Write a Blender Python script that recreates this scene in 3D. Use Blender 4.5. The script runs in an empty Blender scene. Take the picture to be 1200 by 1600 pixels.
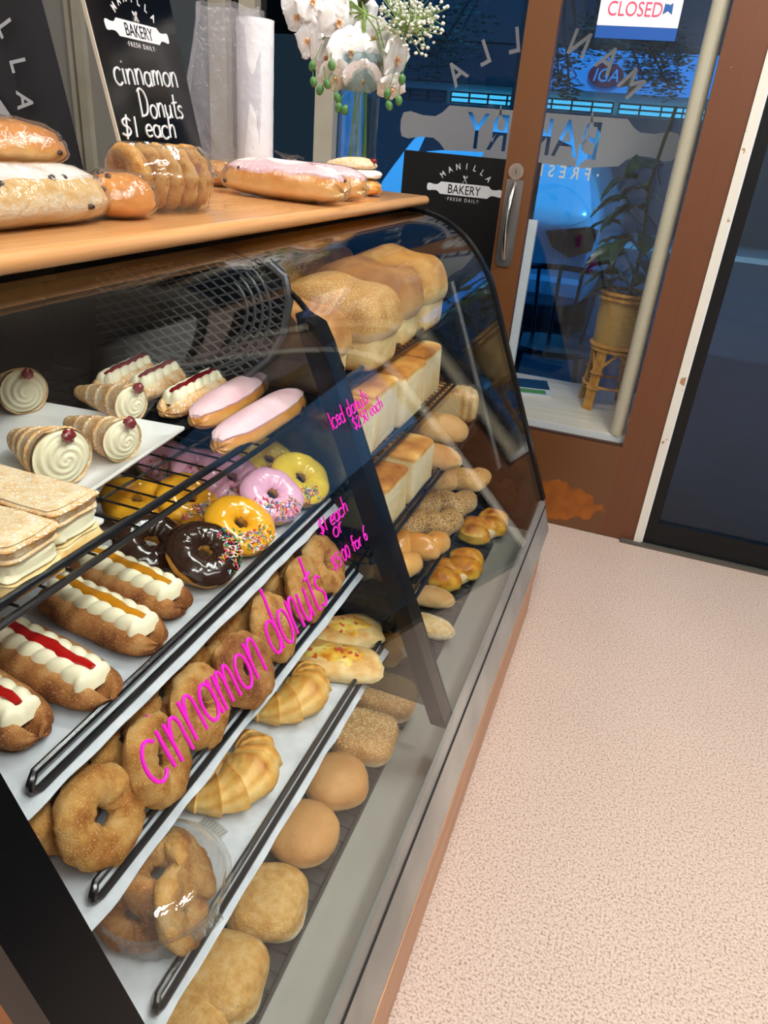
import bpy, bmesh, math, random
from mathutils import Vector, Matrix, noise
PI = math.pi
sc = bpy.context.scene
col = sc.collection

# ------------------------------------------------------------------ camera
CAMZ = 1.186
YAW, PITCH, ROLL, FPX = -0.311805102, 0.476093068, 0.0901563321, 1135.2359
_f = Vector((math.sin(YAW)*math.cos(PITCH), math.cos(YAW)*math.cos(PITCH), -math.sin(PITCH)))
_r0 = Vector((math.cos(YAW), -math.sin(YAW), 0)); _u0 = _r0.cross(_f)
CR = _r0*math.cos(ROLL) + _u0*math.sin(ROLL)
CU = -_r0*math.sin(ROLL) + _u0*math.cos(ROLL)
CF = _f
cam = bpy.data.objects.new('camera', bpy.data.cameras.new('camera'))
col.objects.link(cam)
cam.matrix_world = Matrix(((CR.x, CU.x, -CF.x, 0), (CR.y, CU.y, -CF.y, 0), (CR.z, CU.z, -CF.z, CAMZ), (0, 0, 0, 1)))
cam.data.sensor_fit = 'VERTICAL'; cam.data.sensor_height = 24.0; cam.data.sensor_width = 18.0
cam.data.lens = FPX/1600*24.0
cam.data.clip_start = 0.02; cam.data.clip_end = 200
sc.camera = cam

# ------------------------------------------------------------------ world, light, exposure
sc.view_settings.view_transform = 'Standard'; sc.view_settings.look = 'None'
sc.view_settings.gamma = 1; sc.view_settings.exposure = -0.28
sc.view_settings.use_curve_mapping = False
w = bpy.data.worlds.new('world'); sc.world = w; w.use_nodes = True
_bg = w.node_tree.nodes['Background']
_bg.inputs[0].default_value = (0.50, 0.74, 1.0, 1); _bg.inputs[1].default_value = 2.4
sc.cycles.use_denoising = True
sc.cycles.max_bounces = 10; sc.cycles.transparent_max_bounces = 24
sc.cycles.diffuse_bounces = 4; sc.cycles.glossy_bounces = 4; sc.cycles.transmission_bounces = 6
sc.cycles.sample_clamp_indirect = 4.0; sc.cycles.caustics_reflective = False; sc.cycles.caustics_refractive = False
# (x, y, z, size along x, size along y, watts): ceiling fittings out of view, one of them added
CEIL_LIGHTS = [(0.75, 0.35, 2.66, 0.30, 1.20, 42), (0.75, -1.05, 2.66, 0.30, 1.20, 42),
               (0.15, 1.60, 2.66, 1.20, 0.30, 40),  # added fitting near the door, to brighten the ledge behind it
               (1.75, 0.35, 2.66, 0.30, 1.20, 30), (-1.6, 0.9, 2.66, 0.30, 1.20, 16)]
SUN_DIR = (math.radians(34), 0, math.radians(14)); SUN_W = 6.0
sun = bpy.data.objects.new('sun', bpy.data.lights.new('sun', 'SUN')); col.objects.link(sun)
sun.rotation_euler = SUN_DIR; sun.data.energy = SUN_W; sun.data.angle = 0.02; sun.data.color = (1, .97, .9)

# ------------------------------------------------------------------ helpers
def ray(px, py):
    return CF + CR*((px-600)/FPX) - CU*((py-800)/FPX)
def at_z(px, py, Z):
    d = ray(px, py); return Vector((0, 0, CAMZ)) + d*((Z-CAMZ)/d.z)
def at_y(px, py, Y):
    d = ray(px, py); return Vector((0, 0, CAMZ)) + d*(Y/d.y)
def lin(c):
    return tuple(((x/255)/12.92 if x/255 <= .04045 else ((x/255+.055)/1.055)**2.4) for x in c)
def rgba(c): return (*lin(c), 1)
def nz(p, s=1.0, seed=0): return noise.noise(Vector((p[0]*s+seed*7.31, p[1]*s-seed*3.17, p[2]*s+seed*1.7)))
def sgp(x, e): return math.copysign(abs(x)**e, x)

class G:
    def __init__(s): s.v = []; s.f = []; s.t = []; s.m = []
    def add(s, vs, fs, ts=None, mi=0):
        o = len(s.v); s.v += [tuple(p) for p in vs]; s.t += list(ts) if ts else [.5]*len(vs)
        s.f += [tuple(i+o for i in q) for q in fs]; s.m += [mi]*len(fs); return s
    def box(s, x0, x1, y0, y1, z0, z1, mi=0):
        return s.add([(x0,y0,z0),(x1,y0,z0),(x1,y1,z0),(x0,y1,z0),(x0,y0,z1),(x1,y0,z1),(x1,y1,z1),(x0,y1,z1)],
                     [(3,2,1,0),(4,5,6,7),(0,1,5,4),(1,2,6,5),(2,3,7,6),(3,0,4,7)], None, mi)
    def obox(s, M, hx, hy, hz, mi=0):
        P = [M @ Vector(p) for p in [(-hx,-hy,-hz),(hx,-hy,-hz),(hx,hy,-hz),(-hx,hy,-hz),(-hx,-hy,hz),(hx,-hy,hz),(hx,hy,hz),(-hx,hy,hz)]]
        return s.add(P, [(3,2,1,0),(4,5,6,7),(0,1,5,4),(1,2,6,5),(2,3,7,6),(3,0,4,7)], None, mi)
    def grid(s, nu, nv, fn, cu=False, cv=False, mi=0):
        vs = []; ts = []
        for i in range(nu):
            u = i/(nu if cu else nu-1)
            for j in range(nv):
                v = j/(nv if cv else nv-1)
                p = fn(u, v); vs.append(p[:3]); ts.append(p[3] if len(p) > 3 else .5)
        fs = []
        for i in range(nu if cu else nu-1):
            for j in range(nv if cv else nv-1):
                a = i*nv+j; b = ((i+1) % nu)*nv+j; c = ((i+1) % nu)*nv+(j+1) % nv; d = i*nv+(j+1) % nv
                fs.append((a, b, c, d))
        return s.add(vs, fs, ts, mi)
    def tube(s, pts, r, n=8, mi=0, closed=False, caps=True, squash=None):
        pts = [Vector(p) for p in pts]; N = len(pts); R = r if isinstance(r, (list, tuple)) else [r]*N
        vs = []; prev = None
        for i, p in enumerate(pts):
            if closed: t = pts[(i+1) % N]-pts[i-1]
            else: t = pts[min(i+1, N-1)]-pts[max(i-1, 0)]
            if t.length < 1e-9: t = Vector((0, 0, 1))
            t.normalize()
            if prev is None:
                a = Vector((0, 0, 1)) if abs(t.z) < .9 else Vector((1, 0, 0))
                prev = (a - t*a.dot(t)).normalized()
            else:
                q = prev - t*prev.dot(t)
                prev = q.normalized() if q.length > 1e-6 else prev
            b = t.cross(prev)
            for k in range(n):
                a = 2*PI*k/n
                vs.append(p + prev*(math.cos(a)*R[i]) + b*(math.sin(a)*R[i]))
        fs = []
        for i in range(N if closed else N-1):
            for k in range(n):
                i2 = (i+1) % N
                fs.append((i*n+k, i*n+(k+1) % n, i2*n+(k+1) % n, i2*n+k))
        if caps and not closed:
            fs.append(tuple(range(n))[::-1]); fs.append(tuple((N-1)*n+k for k in range(n)))
        return s.add(vs, fs, None, mi)
    def lathe(s, prof, n=32, mi=0, c=(0, 0), tone=.5, wob=None):
        vs = []
        for r, z in prof:
            for k in range(n):
                a = 2*PI*k/n; rr = r*(1+(wob(a, z) if wob else 0))
                vs.append((c[0]+rr*math.cos(a), c[1]+rr*math.sin(a), z))
        fs = []
        for i in range(len(prof)-1):
            for k in range(n): fs.append((i*n+k, i*n+(k+1) % n, (i+1)*n+(k+1) % n, (i+1)*n+k))
        return s.add(vs, fs, [tone]*len(vs), mi)
    def prism(s, poly, axis, a0, a1, mi=0):
        """poly in the plane normal to axis ('x': (y,z), 'y': (x,z), 'z': (x,y))"""
        def P(p, a): return (a, p[0], p[1]) if axis == 'x' else ((p[0], a, p[1]) if axis == 'y' else (p[0], p[1], a))
        n = len(poly)
        fs = [tuple(range(n)), tuple(range(2*n-1, n-1, -1))]
        for i in range(n): fs.append((i, i+n, (i+1) % n+n, (i+1) % n))
        return s.add([P(p, a0) for p in poly]+[P(p, a1) for p in poly], fs, None, mi)
    def xf(s, M, start=0):
        for i in range(start, len(s.v)): s.v[i] = tuple(M @ Vector(s.v[i]))
        return s
    def build(s, name, mats, parent=None, smooth=True, ang=40, M=None):
        me = bpy.data.meshes.new(name); me.from_pydata(s.v, [], s.f)
        at = me.attributes.new('tone', 'FLOAT', 'POINT'); at.data.foreach_set('value', s.t)
        if not isinstance(mats, (list, tuple)): mats = [mats]
        for m in mats: me.materials.append(m)
        me.polygons.foreach_set('material_index', s.m)
        bm = bmesh.new(); bm.from_mesh(me)
        bmesh.ops.remove_doubles(bm, verts=bm.verts, dist=1e-6)
        bmesh.ops.recalc_face_normals(bm, faces=bm.faces)
        if smooth:
            for fc in bm.faces: fc.smooth = True
            ca = math.radians(ang)
            for e in bm.edges:
                if len(e.link_faces) == 2 and e.calc_face_angle(0) > ca: e.smooth = False
        bm.to_mesh(me); bm.free()
        o = bpy.data.objects.new(name, me); col.objects.link(o)
        if parent: o.parent = parent
        if M is not None: o.matrix_local = M
        return o

def tag(o, label=None, cat=None, group=None, kind=None):
    if label: o['label'] = label
    if cat: o['category'] = cat
    if group: o['group'] = group
    if kind: o['kind'] = kind
    return o
def thing(name, label, cat, loc=(0, 0, 0), rot=(0, 0, 0), group=None):
    o = bpy.data.objects.new(name, None); col.objects.link(o); o.empty_display_size = .05
    o.location = loc; o.rotation_euler = rot
    return tag(o, label, cat, group)
def struct(o): o['kind'] = 'structure'; return o

# ------------------------------------------------------------------ materials
def newmat(name):
    m = bpy.data.materials.new(name); m.use_nodes = True; nt = m.node_tree; nt.nodes.clear()
    return m, nt, nt.nodes, nt.links
def N(nodes, t, **kw):
    n = nodes.new(t)
    for k, v in kw.items(): setattr(n, k, v)
    return n
def plain(name, c, rough=.5, metal=0, spec=.5, bump=None, var=None, coat=0, trans=0, sss=0, aniso=None):
    """bump=(scale, strength, distance); var=(colour2, scale)"""
    m, nt, ns, L = newmat(name)
    out = N(ns, 'ShaderNodeOutputMaterial'); b = N(ns, 'ShaderNodeBsdfPrincipled'); L.new(b.outputs[0], out.inputs[0])
    b.inputs['Base Color'].default_value = rgba(c); b.inputs['Roughness'].default_value = rough; b.inputs['Metallic'].default_value = metal
    b.inputs['Specular IOR Level'].default_value = spec; b.inputs['Coat Weight'].default_value = coat; b.inputs['Coat Roughness'].default_value = .1
    b.inputs['Transmission Weight'].default_value = trans; b.inputs['Subsurface Weight'].default_value = sss
    if sss: b.inputs['Subsurface Radius'].default_value = (.01, .006, .004)
    tc = N(ns, 'ShaderNodeTexCoord')
    if var:
        n1 = N(ns, 'ShaderNodeTexNoise'); n1.inputs['Scale'].default_value = var[1]; n1.inputs['Detail'].default_value = 4
        L.new(tc.outputs['Object'], n1.inputs['Vector'])
        mx = N(ns, 'ShaderNodeMix', data_type='RGBA'); mx.inputs[6].default_value = rgba(c); mx.inputs[7].default_value = rgba(var[0])
        rp = N(ns, 'ShaderNodeValToRGB'); rp.color_ramp.elements[0].position = .38; rp.color_ramp.elements[1].position = .62
        L.new(n1.outputs[0], rp.inputs[0]); L.new(rp.outputs[0], mx.inputs[0]); L.new(mx.outputs[2], b.inputs['Base Color'])
    if bump:
        n2 = N(ns, 'ShaderNodeTexNoise'); n2.inputs['Scale'].default_value = bump[0]; n2.inputs['Detail'].default_value = 5
        L.new(tc.outputs['Object'], n2.inputs['Vector'])
        bp = N(ns, 'ShaderNodeBump'); bp.inputs['Strength'].default_value = bump[1]; bp.inputs['Distance'].default_value = bump[2]
        L.new(n2.outputs[0], bp.inputs['Height']); L.new(bp.outputs[0], b.inputs['Normal'])
    return m
def crust(name, stops, rough=.55, mixn=.5, scale=60, bump=(180, .35, .002), speck=None, spec=.3, sss=.0, coat=0):
    """colour from the bake attribute 'tone' plus noise, through a ramp. speck=(colour, scale, threshold)"""
    m, nt, ns, L = newmat(name)
    out = N(ns, 'ShaderNodeOutputMaterial'); b = N(ns, 'ShaderNodeBsdfPrincipled'); L.new(b.outputs[0], out.inputs[0])
    b.inputs['Roughness'].default_value = rough; b.inputs['Specular IOR Level'].default_value = spec
    b.inputs['Coat Weight'].default_value = coat; b.inputs['Coat Roughness'].default_value = .15
    at = N(ns, 'ShaderNodeAttribute', attribute_name='tone'); tc = N(ns, 'ShaderNodeTexCoord')
    n1 = N(ns, 'ShaderNodeTexNoise'); n1.inputs['Scale'].default_value = scale; n1.inputs['Detail'].default_value = 5; n1.inputs['Roughness'].default_value = .6
    L.new(tc.outputs['Object'], n1.inputs['Vector'])
    a = N(ns, 'ShaderNodeMath', operation='SUBTRACT'); a.inputs[1].default_value = .5; L.new(n1.outputs[0], a.inputs[0])
    k = N(ns, 'ShaderNodeMath', operation='MULTIPLY_ADD'); k.inputs[1].default_value = mixn*2
    L.new(a.outputs[0], k.inputs[0]); L.new(at.outputs['Fac'], k.inputs[2])
    rp = N(ns, 'ShaderNodeValToRGB'); e = rp.color_ramp.elements
    e[0].position = stops[0][0]; e[0].color = rgba(stops[0][1]); e[1].position = stops[-1][0]; e[1].color = rgba(stops[-1][1])
    for p, c in stops[1:-1]:
        q = e.new(p); q.color = rgba(c)
    L.new(k.outputs[0], rp.inputs[0]); last = rp.outputs[0]
    hsrc = n1.outputs[0]
    n2 = N(ns, 'ShaderNodeTexNoise'); n2.inputs['Scale'].default_value = bump[0]; n2.inputs['Detail'].default_value = 6; n2.inputs['Roughness'].default_value = .65
    L.new(tc.outputs['Object'], n2.inputs['Vector'])
    if speck:
        n3 = N(ns, 'ShaderNodeTexNoise'); n3.inputs['Scale'].default_value = speck[1]; n3.inputs['Detail'].default_value = 2
        L.new(tc.outputs['Object'], n3.inputs['Vector'])
        r3 = N(ns, 'ShaderNodeValToRGB'); r3.color_ramp.elements[0].position = speck[2]; r3.color_ramp.elements[1].position = min(1, speck[2]+.08)
        L.new(n3.outputs[0], r3.inputs[0])
        mx = N(ns, 'ShaderNodeMix', data_type='RGBA'); mx.inputs[7].default_value = rgba(speck[0])
        L.new(r3.outputs[0], mx.inputs[0]); L.new(last, mx.inputs[6]); last = mx.outputs[2]
    L.new(last, b.inputs['Base Color'])
    bp = N(ns, 'ShaderNodeBump'); bp.inputs['Strength'].default_value = bump[1]; bp.inputs['Distance'].default_value = bump[2]
    L.new(n2.outputs[0], bp.inputs['Height']); L.new(bp.outputs[0], b.inputs['Normal'])
    return m
def sheetglass(name, tint=(255, 255, 255), f0=.04, rough=0.0, milk=0, milkcol=(255, 255, 255), bump=None, fmax=1.0):
    """thin clear sheet: see-through with a Schlick mirror term; milk = share of white haze in the sheet"""
    m, nt, ns, L = newmat(name)
    out = N(ns, 'ShaderNodeOutputMaterial')
    tr = N(ns, 'ShaderNodeBsdfTransparent'); tr.inputs[0].default_value = rgba(tint)
    gl = N(ns, 'ShaderNodeBsdfAnisotropic' if False else 'ShaderNodeBsdfGlossy'); gl.inputs['Roughness'].default_value = rough
    gl.inputs[0].default_value = (1, 1, 1, 1)
    ge = N(ns, 'ShaderNodeNewGeometry'); dt = N(ns, 'ShaderNodeVectorMath', operation='DOT_PRODUCT')
    L.new(ge.outputs['Incoming'], dt.inputs[0]); L.new(ge.outputs['Normal'], dt.inputs[1])
    ab = N(ns, 'ShaderNodeMath', operation='ABSOLUTE'); L.new(dt.outputs['Value'], ab.inputs[0])
    om = N(ns, 'ShaderNodeMath', operation='SUBTRACT', use_clamp=True); om.inputs[0].default_value = 1; L.new(ab.outputs[0], om.inputs[1])
    pw = N(ns, 'ShaderNodeMath', operation='POWER'); pw.inputs[1].default_value = 5; L.new(om.outputs[0], pw.inputs[0])
    ma = N(ns, 'ShaderNodeMath', operation='MULTIPLY_ADD', use_clamp=True); ma.inputs[1].default_value = fmax-f0; ma.inputs[2].default_value = f0
    L.new(pw.outputs[0], ma.inputs[0])
    base = tr.outputs[0]
    if milk:
        df = N(ns, 'ShaderNodeBsdfDiffuse'); df.inputs[0].default_value = rgba(milkcol)
        tl = N(ns, 'ShaderNodeBsdfTranslucent'); tl.inputs[0].default_value = rgba(milkcol)
        ad = N(ns, 'ShaderNodeMixShader'); ad.inputs[0].default_value = .5; L.new(df.outputs[0], ad.inputs[1]); L.new(tl.outputs[0], ad.inputs[2])
        mm = N(ns, 'ShaderNodeMixShader'); mm.inputs[0].default_value = milk; L.new(tr.outputs[0], mm.inputs[1]); L.new(ad.outputs[0], mm.inputs[2]); base = mm.outputs[0]
    mx = N(ns, 'ShaderNodeMixShader'); L.new(ma.outputs[0], mx.inputs[0]); L.new(base, mx.inputs[1]); L.new(gl.outputs[0], mx.inputs[2])
    if bump:
        tc = N(ns, 'ShaderNodeTexCoord'); n2 = N(ns, 'ShaderNodeTexNoise'); n2.inputs['Scale'].default_value = bump[0]; n2.inputs['Detail'].default_value = 3
        L.new(tc.outputs['Object'], n2.inputs['Vector'])
        bp = N(ns, 'ShaderNodeBump'); bp.inputs['Strength'].default_value = bump[1]; bp.inputs['Distance'].default_value = bump[2]
        L.new(n2.outputs[0], bp.inputs['Height']); L.new(bp.outputs[0], gl.inputs['Normal'])
    L.new(mx.outputs[0], out.inputs[0])
    return m
def emis(name, c, s):
    m, nt, ns, L = newmat(name); out = N(ns, 'ShaderNodeOutputMaterial'); e = N(ns, 'ShaderNodeEmission')
    e.inputs[0].default_value = rgba(c); e.inputs[1].default_value = s; L.new(e.outputs[0], out.inputs[0]); return m
def woodmat(name, c1, c2, axis='Y', rough=.3, coat=.3, sc_=14):
    m, nt, ns, L = newmat(name)
    out = N(ns, 'ShaderNodeOutputMaterial'); b = N(ns, 'ShaderNodeBsdfPrincipled'); L.new(b.outputs[0], out.inputs[0])
    b.inputs['Roughness'].default_value = rough; b.inputs['Coat Weight'].default_value = coat
    tc = N(ns, 'ShaderNodeTexCoord'); mp = N(ns, 'ShaderNodeMapping')
    s = {'X': (.06, 1, 1), 'Y': (1, .06, 1), 'Z': (1, 1, .06)}[axis]; mp.inputs['Scale'].default_value = [q*sc_ for q in s]
    L.new(tc.outputs['Object'], mp.inputs[0])
    n1 = N(ns, 'ShaderNodeTexNoise'); n1.inputs['Scale'].default_value = 6; n1.inputs['Detail'].default_value = 6; n1.inputs['Roughness'].default_value = .62
    n1.inputs['Distortion'].default_value = .6; L.new(mp.outputs[0], n1.inputs['Vector'])
    rp = N(ns, 'ShaderNodeValToRGB'); e = rp.color_ramp.elements
    e[0].position = .3; e[0].color = rgba(c2); e[1].position = .66; e[1].color = rgba(c1)
    L.new(n1.outputs[0], rp.inputs[0]); L.new(rp.outputs[0], b.inputs['Base Color'])
    return m
def painted_wood(name, paint, raw, chips=.72, patch=None):
    """brown paint with chips of pale undercoat; patch = (centre, radius xyz, colour) of bare worn timber"""
    m, nt, ns, L = newmat(name)
    out = N(ns, 'ShaderNodeOutputMaterial'); b = N(ns, 'ShaderNodeBsdfPrincipled'); L.new(b.outputs[0], out.inputs[0])
    b.inputs['Roughness'].default_value = .35
    tc = N(ns, 'ShaderNodeTexCoord')
    n1 = N(ns, 'ShaderNodeTexNoise'); n1.inputs['Scale'].default_value = 34; n1.inputs['Detail'].default_value = 4; L.new(tc.outputs['Object'], n1.inputs['Vector'])
    r1 = N(ns, 'ShaderNodeValToRGB'); r1.color_ramp.elements[0].position = chips; r1.color_ramp.elements[1].position = chips+.02; L.new(n1.outputs[0], r1.inputs[0])
    mx = N(ns, 'ShaderNodeMix', data_type='RGBA'); mx.inputs[6].default_value = rgba(paint); mx.inputs[7].default_value = rgba(raw); L.new(r1.outputs[0], mx.inputs[0])
    last = mx.outputs[2]
    if patch:
        c, rad, pc = patch
        sub = N(ns, 'ShaderNodeVectorMath', operation='SUBTRACT'); sub.inputs[1].default_value = c; L.new(tc.outputs['Object'], sub.inputs[0])
        dv = N(ns, 'ShaderNodeVectorMath', operation='DIVIDE'); dv.inputs[1].default_value = rad; L.new(sub.outputs[0], dv.inputs[0])
        ln = N(ns, 'ShaderNodeVectorMath', operation='LENGTH'); L.new(dv.outputs[0], ln.inputs[0])
        n4 = N(ns, 'ShaderNodeTexNoise'); n4.inputs['Scale'].default_value = 18; n4.inputs['Detail'].default_value = 5; L.new(tc.outputs['Object'], n4.inputs['Vector'])
        ad = N(ns, 'ShaderNodeMath', operation='MULTIPLY_ADD'); ad.inputs[1].default_value = 1.2; L.new(n4.outputs[0], ad.inputs[0]); L.new(ln.outputs['Value'], ad.inputs[2])
        r4 = N(ns, 'ShaderNodeValToRGB'); r4.color_ramp.elements[0].position = .95; r4.color_ramp.elements[0].color = (1, 1, 1, 1)
        r4.color_ramp.elements[1].position = 1.0; r4.color_ramp.elements[1].color = (0, 0, 0, 1); 
        hv = N(ns, 'ShaderNodeMath', operation='MULTIPLY'); hv.inputs[1].default_value = .62; L.new(ad.outputs[0], hv.inputs[0]); L.new(hv.outputs[0], r4.inputs[0])
        w2 = N(ns, 'ShaderNodeMix', data_type='RGBA'); w2.inputs[6].default_value = rgba(pc); w2.inputs[7].default_value = rgba((70, 32, 8)); L.new(n4.outputs[0], w2.inputs[0])
        m2 = N(ns, 'ShaderNodeMix', data_type='RGBA'); L.new(r4.outputs[0], m2.inputs[0]); L.new(last, m2.inputs[6]); L.new(w2.outputs[2], m2.inputs[7]); last = m2.outputs[2]
    L.new(last, b.inputs['Base Color'])
    return m
def floormat():
    m, nt, ns, L = newmat('speckled_vinyl')
    out = N(ns, 'ShaderNodeOutputMaterial'); b = N(ns, 'ShaderNodeBsdfPrincipled'); L.new(b.outputs[0], out.inputs[0]); b.inputs['Roughness'].default_value = .45
    b.inputs['Specular IOR Level'].default_value = .3
    tc = N(ns, 'ShaderNodeTexCoord')
    def nzt(s, d): 
        n = N(ns, 'ShaderNodeTexNoise'); n.inputs['Scale'].default_value = s; n.inputs['Detail'].default_value = d; L.new(tc.outputs['Object'], n.inputs['Vector']); return n
    n1 = nzt(230, 3); n2 = nzt(330, 2); n3 = nzt(3, 3)
    r1 = N(ns, 'ShaderNodeValToRGB'); e = r1.color_ramp.elements; e[0].position = .33; e[0].color = rgba((160, 132, 118)); e[1].position = .60; e[1].color = rgba((214, 196, 182))
    q = e.new(.47); q.color = rgba((202, 179, 164)); L.new(n1.outputs[0], r1.inputs[0])
    r2 = N(ns, 'ShaderNodeValToRGB'); r2.color_ramp.elements[0].position = .66; r2.color_ramp.elements[1].position = .72; L.new(n2.outputs[0], r2.inputs[0])
    mx = N(ns, 'ShaderNodeMix', data_type='RGBA'); mx.inputs[7].default_value = rgba((138, 108, 96)); L.new(r2.outputs[0], mx.inputs[0]); L.new(r1.outputs[0], mx.inputs[6])
    m2 = N(ns, 'ShaderNodeMix', data_type='RGBA'); m2.blend_type = 'MULTIPLY'; m2.inputs[0].default_value = .12; L.new(mx.outputs[2], m2.inputs[6]); L.new(n3.outputs[0], m2.inputs[7])
    L.new(m2.outputs[2], b.inputs['Base Color'])
    return m

BLACK = plain('black_powder_coat', (7, 8, 10), .25, 0, .28)
BLACKM = plain('black_satin', (10, 10, 11), .5, 0, .3)
WIREM = plain('black_wire', (20, 22, 25), .22, 0, .6)
DECKST = plain('worn_deck_steel', (158, 156, 148), .5, .35, .5, bump=(60, .05, .001), var=((152, 150, 143), 5))
STEEL = plain('brushed_stainless', (196, 194, 188), .40, .55, .5, bump=(40, .05, .001), var=((150, 150, 146), 3))
DARKGAP = plain('dark_gap', (12, 12, 12), .8)
CHROME = plain('worn_chrome', (190, 190, 188), .22, 1)
BENCH = woodmat('beech_laminate', (226, 171, 113), (208, 148, 90), 'Y', .25, .4, 10)
TIMBER = woodmat('timber_panel', (196, 142, 100), (160, 106, 66), 'Y', .45, .1, 8)
ENDTIMBER = woodmat('end_panel_timber', (186, 112, 54), (140, 78, 34), 'Z', .5, .1, 8)
GLASS = sheetglass('display_glass', (252, 254, 253), .020)
GLASSP = sheetglass('partition_glass', (176, 180, 180), .03)
GLASSE = sheetglass('smoked_end_glass', (56, 54, 58), .04)
GLASSD = sheetglass('door_glass', (250, 252, 253), .025)
GLASSW = sheetglass('tinted_window_glass', (112, 178, 214), .03)
GLASSV = sheetglass('vase_glass', (225, 236, 238), .06)
CLEAR = sheetglass('clear_plastic', (246, 246, 244), .09, .06, milk=.035, bump=(45, .6, .004))
CLING = sheetglass('cling_wrap', (252, 251, 250), .05, .10, milk=.04, bump=(70, 1.0, .006))
BAG = sheetglass('loose_bag_plastic', (244, 244, 248), .06, .18, milk=.24, milkcol=(245, 245, 250), bump=(60, 1, .01))
ROLLM = plain('white_bag_film', (238, 240, 246), .35, 0, .4, bump=(60, .6, .004), sss=.0)
PAPER = plain('baking_paper', (204, 208, 214), .6, 0, .3, bump=(70, .35, .002), var=((188, 193, 200), 30))
CERAMIC = plain('white_ceramic', (240, 240, 240), .15, 0, .5, coat=.4)
PINK = plain('pink_marker', (236, 32, 196), .5, 0, .3)
WHITEP = plain('white_print', (240, 240, 242), .6)
CHALK = plain('white_chalk_marker', (238, 244, 248), .6)
SIGNBLK = plain('gloss_black_sign', (12, 13, 15), .16, 0, .5)
CREAMW = plain('cream_paint', (214, 206, 186), .45, var=((203, 194, 172), 6))
CINN = crust('cinnamon_sugar_dough', [(.10, (238, 196, 132)), (.42, (222, 164, 90)), (.68, (190, 122, 56)), (1, (124, 68, 28))], .7, .75, 40, (520, 1.0, .003), speck=((238, 204, 150), 620, .60), spec=.25)
CINND = crust('brown_sugar_dough', [(.1, (226, 178, 118)), (.42, (190, 128, 72)), (.72, (142, 84, 46)), (1, (98, 54, 30))], .75, .7, 36, (520, .9, .003), speck=((226, 190, 146), 620, .61), spec=.2)
DOUGH = crust('fried_dough', [(.1, (238, 196, 112)), (.5, (218, 160, 72)), (1, (160, 96, 34))], .5, .4, 50, (160, .2, .002))
BUNM = crust('bun_crust', [(0, (246, 232, 200)), (.3, (234, 200, 146)), (.6, (208, 156, 96)), (.85, (184, 124, 66)), (1, (160, 96, 44))], .55, .25, 22, (160, .5, .002), spec=.3)
BUNG = crust('golden_glazed_bun', [(0, (244, 222, 178)), (.35, (228, 176, 100)), (.65, (208, 136, 58)), (1, (156, 88, 30))], .28, .3, 24, (60, .2, .002), spec=.5, coat=.3)
FLOURB = crust('floured_bun', [(0, (246, 234, 206)), (.35, (236, 200, 138)), (.65, (222, 170, 96)), (1, (190, 130, 62))], .65, .62, 70, (120, 1.0, .007), spec=.2)
LOAFM = crust('white_loaf_crust', [(0, (246, 232, 196)), (.3, (240, 212, 152)), (.55, (222, 168, 90)), (.8, (190, 124, 52)), (1, (146, 84, 30))], .55, .36, 18, (90, .7, .004), spec=.25)
WHOLEM = crust('wholemeal_crust', [(0, (240, 222, 184)), (.4, (212, 166, 108)), (.7, (180, 124, 68)), (1, (138, 86, 42))], .5, .3, 20, (120, .5, .003))
SESAMEM = crust('sesame_crust', [(0, (246, 232, 200)), (.35, (218, 172, 106)), (.7, (186, 128, 64)), (1, (150, 92, 42))], .55, .3, 40, (300, .6, .002), speck=((240, 216, 160), 420, .57))
POPPYM = crust('poppy_crust', [(0, (240, 220, 176)), (.5, (214, 166, 98)), (1, (170, 112, 54))], .5, .3, 30, (300, .4, .002), speck=((52, 48, 46), 420, .50))
CHEESEM = crust('baked_cheese', [(0, (248, 222, 126)), (.35, (242, 190, 66)), (.65, (220, 138, 32)), (1, (156, 78, 18))], .4, .5, 40, (120, .5, .004), spec=.4, coat=.2)
PUFF = crust('puff_pastry', [(0, (246, 232, 196)), (.35, (238, 208, 148)), (.65, (220, 166, 92)), (1, (176, 112, 48))], .5, .3, 60, (220, .35, .002))
CROIS = crust('croissant_crust', [(0, (246, 226, 170)), (.35, (238, 202, 128)), (.6, (224, 170, 84)), (.85, (196, 128, 52)), (1, (150, 88, 30))], .4, .3, 45, (160, .35, .002), spec=.4)
SUGARP = crust('sugared_pastry', [(0, (246, 232, 208)), (.3, (238, 208, 162)), (.6, (220, 168, 104)), (1, (170, 106, 50))], .75, .6, 55, (400, .6, .002), speck=((248, 242, 234), 300, .57))
CREAM = plain('whipped_cream', (247, 239, 208), .45, 0, .4, sss=.15)
CREAMV = plain('vanilla_cream', (250, 240, 206), .45, 0, .4, sss=.15)
JAMR = plain('red_jam', (176, 18, 16), .12, 0, .6, bump=(120, .3, .002), coat=.3)
JAMD = plain('dark_berry_jam', (120, 14, 24), .15, 0, .6, bump=(120, .4, .003), coat=.3)
CARA = plain('caramel', (206, 134, 22), .12, 0, .6, bump=(90, .25, .002), coat=.4)
IC_P = plain('pink_icing', (236, 178, 206), .22, 0, .5, bump=(40, .12, .002), coat=.25)
IC_Y = plain('yellow_icing', (244, 210, 62), .16, 0, .5, bump=(40, .12, .002), coat=.3)
IC_O = plain('orange_icing', (238, 172, 40), .16, 0, .5, bump=(40, .12, .002), coat=.3)
IC_C = plain('chocolate_icing', (46, 27, 20), .16, 0, .5, bump=(40, .15, .002), coat=.4)
IC_W = plain('white_icing', (248, 240, 230), .4, 0, .4, bump=(60, .2, .002))
IC_PF = plain('pale_pink_fondant', (238, 190, 200), .5, 0, .35, bump=(220, .25, .001), var=((244, 212, 216), 18))
RAISIN = plain('raisin', (54, 30, 22), .4, bump=(200, .5, .002))
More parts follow.
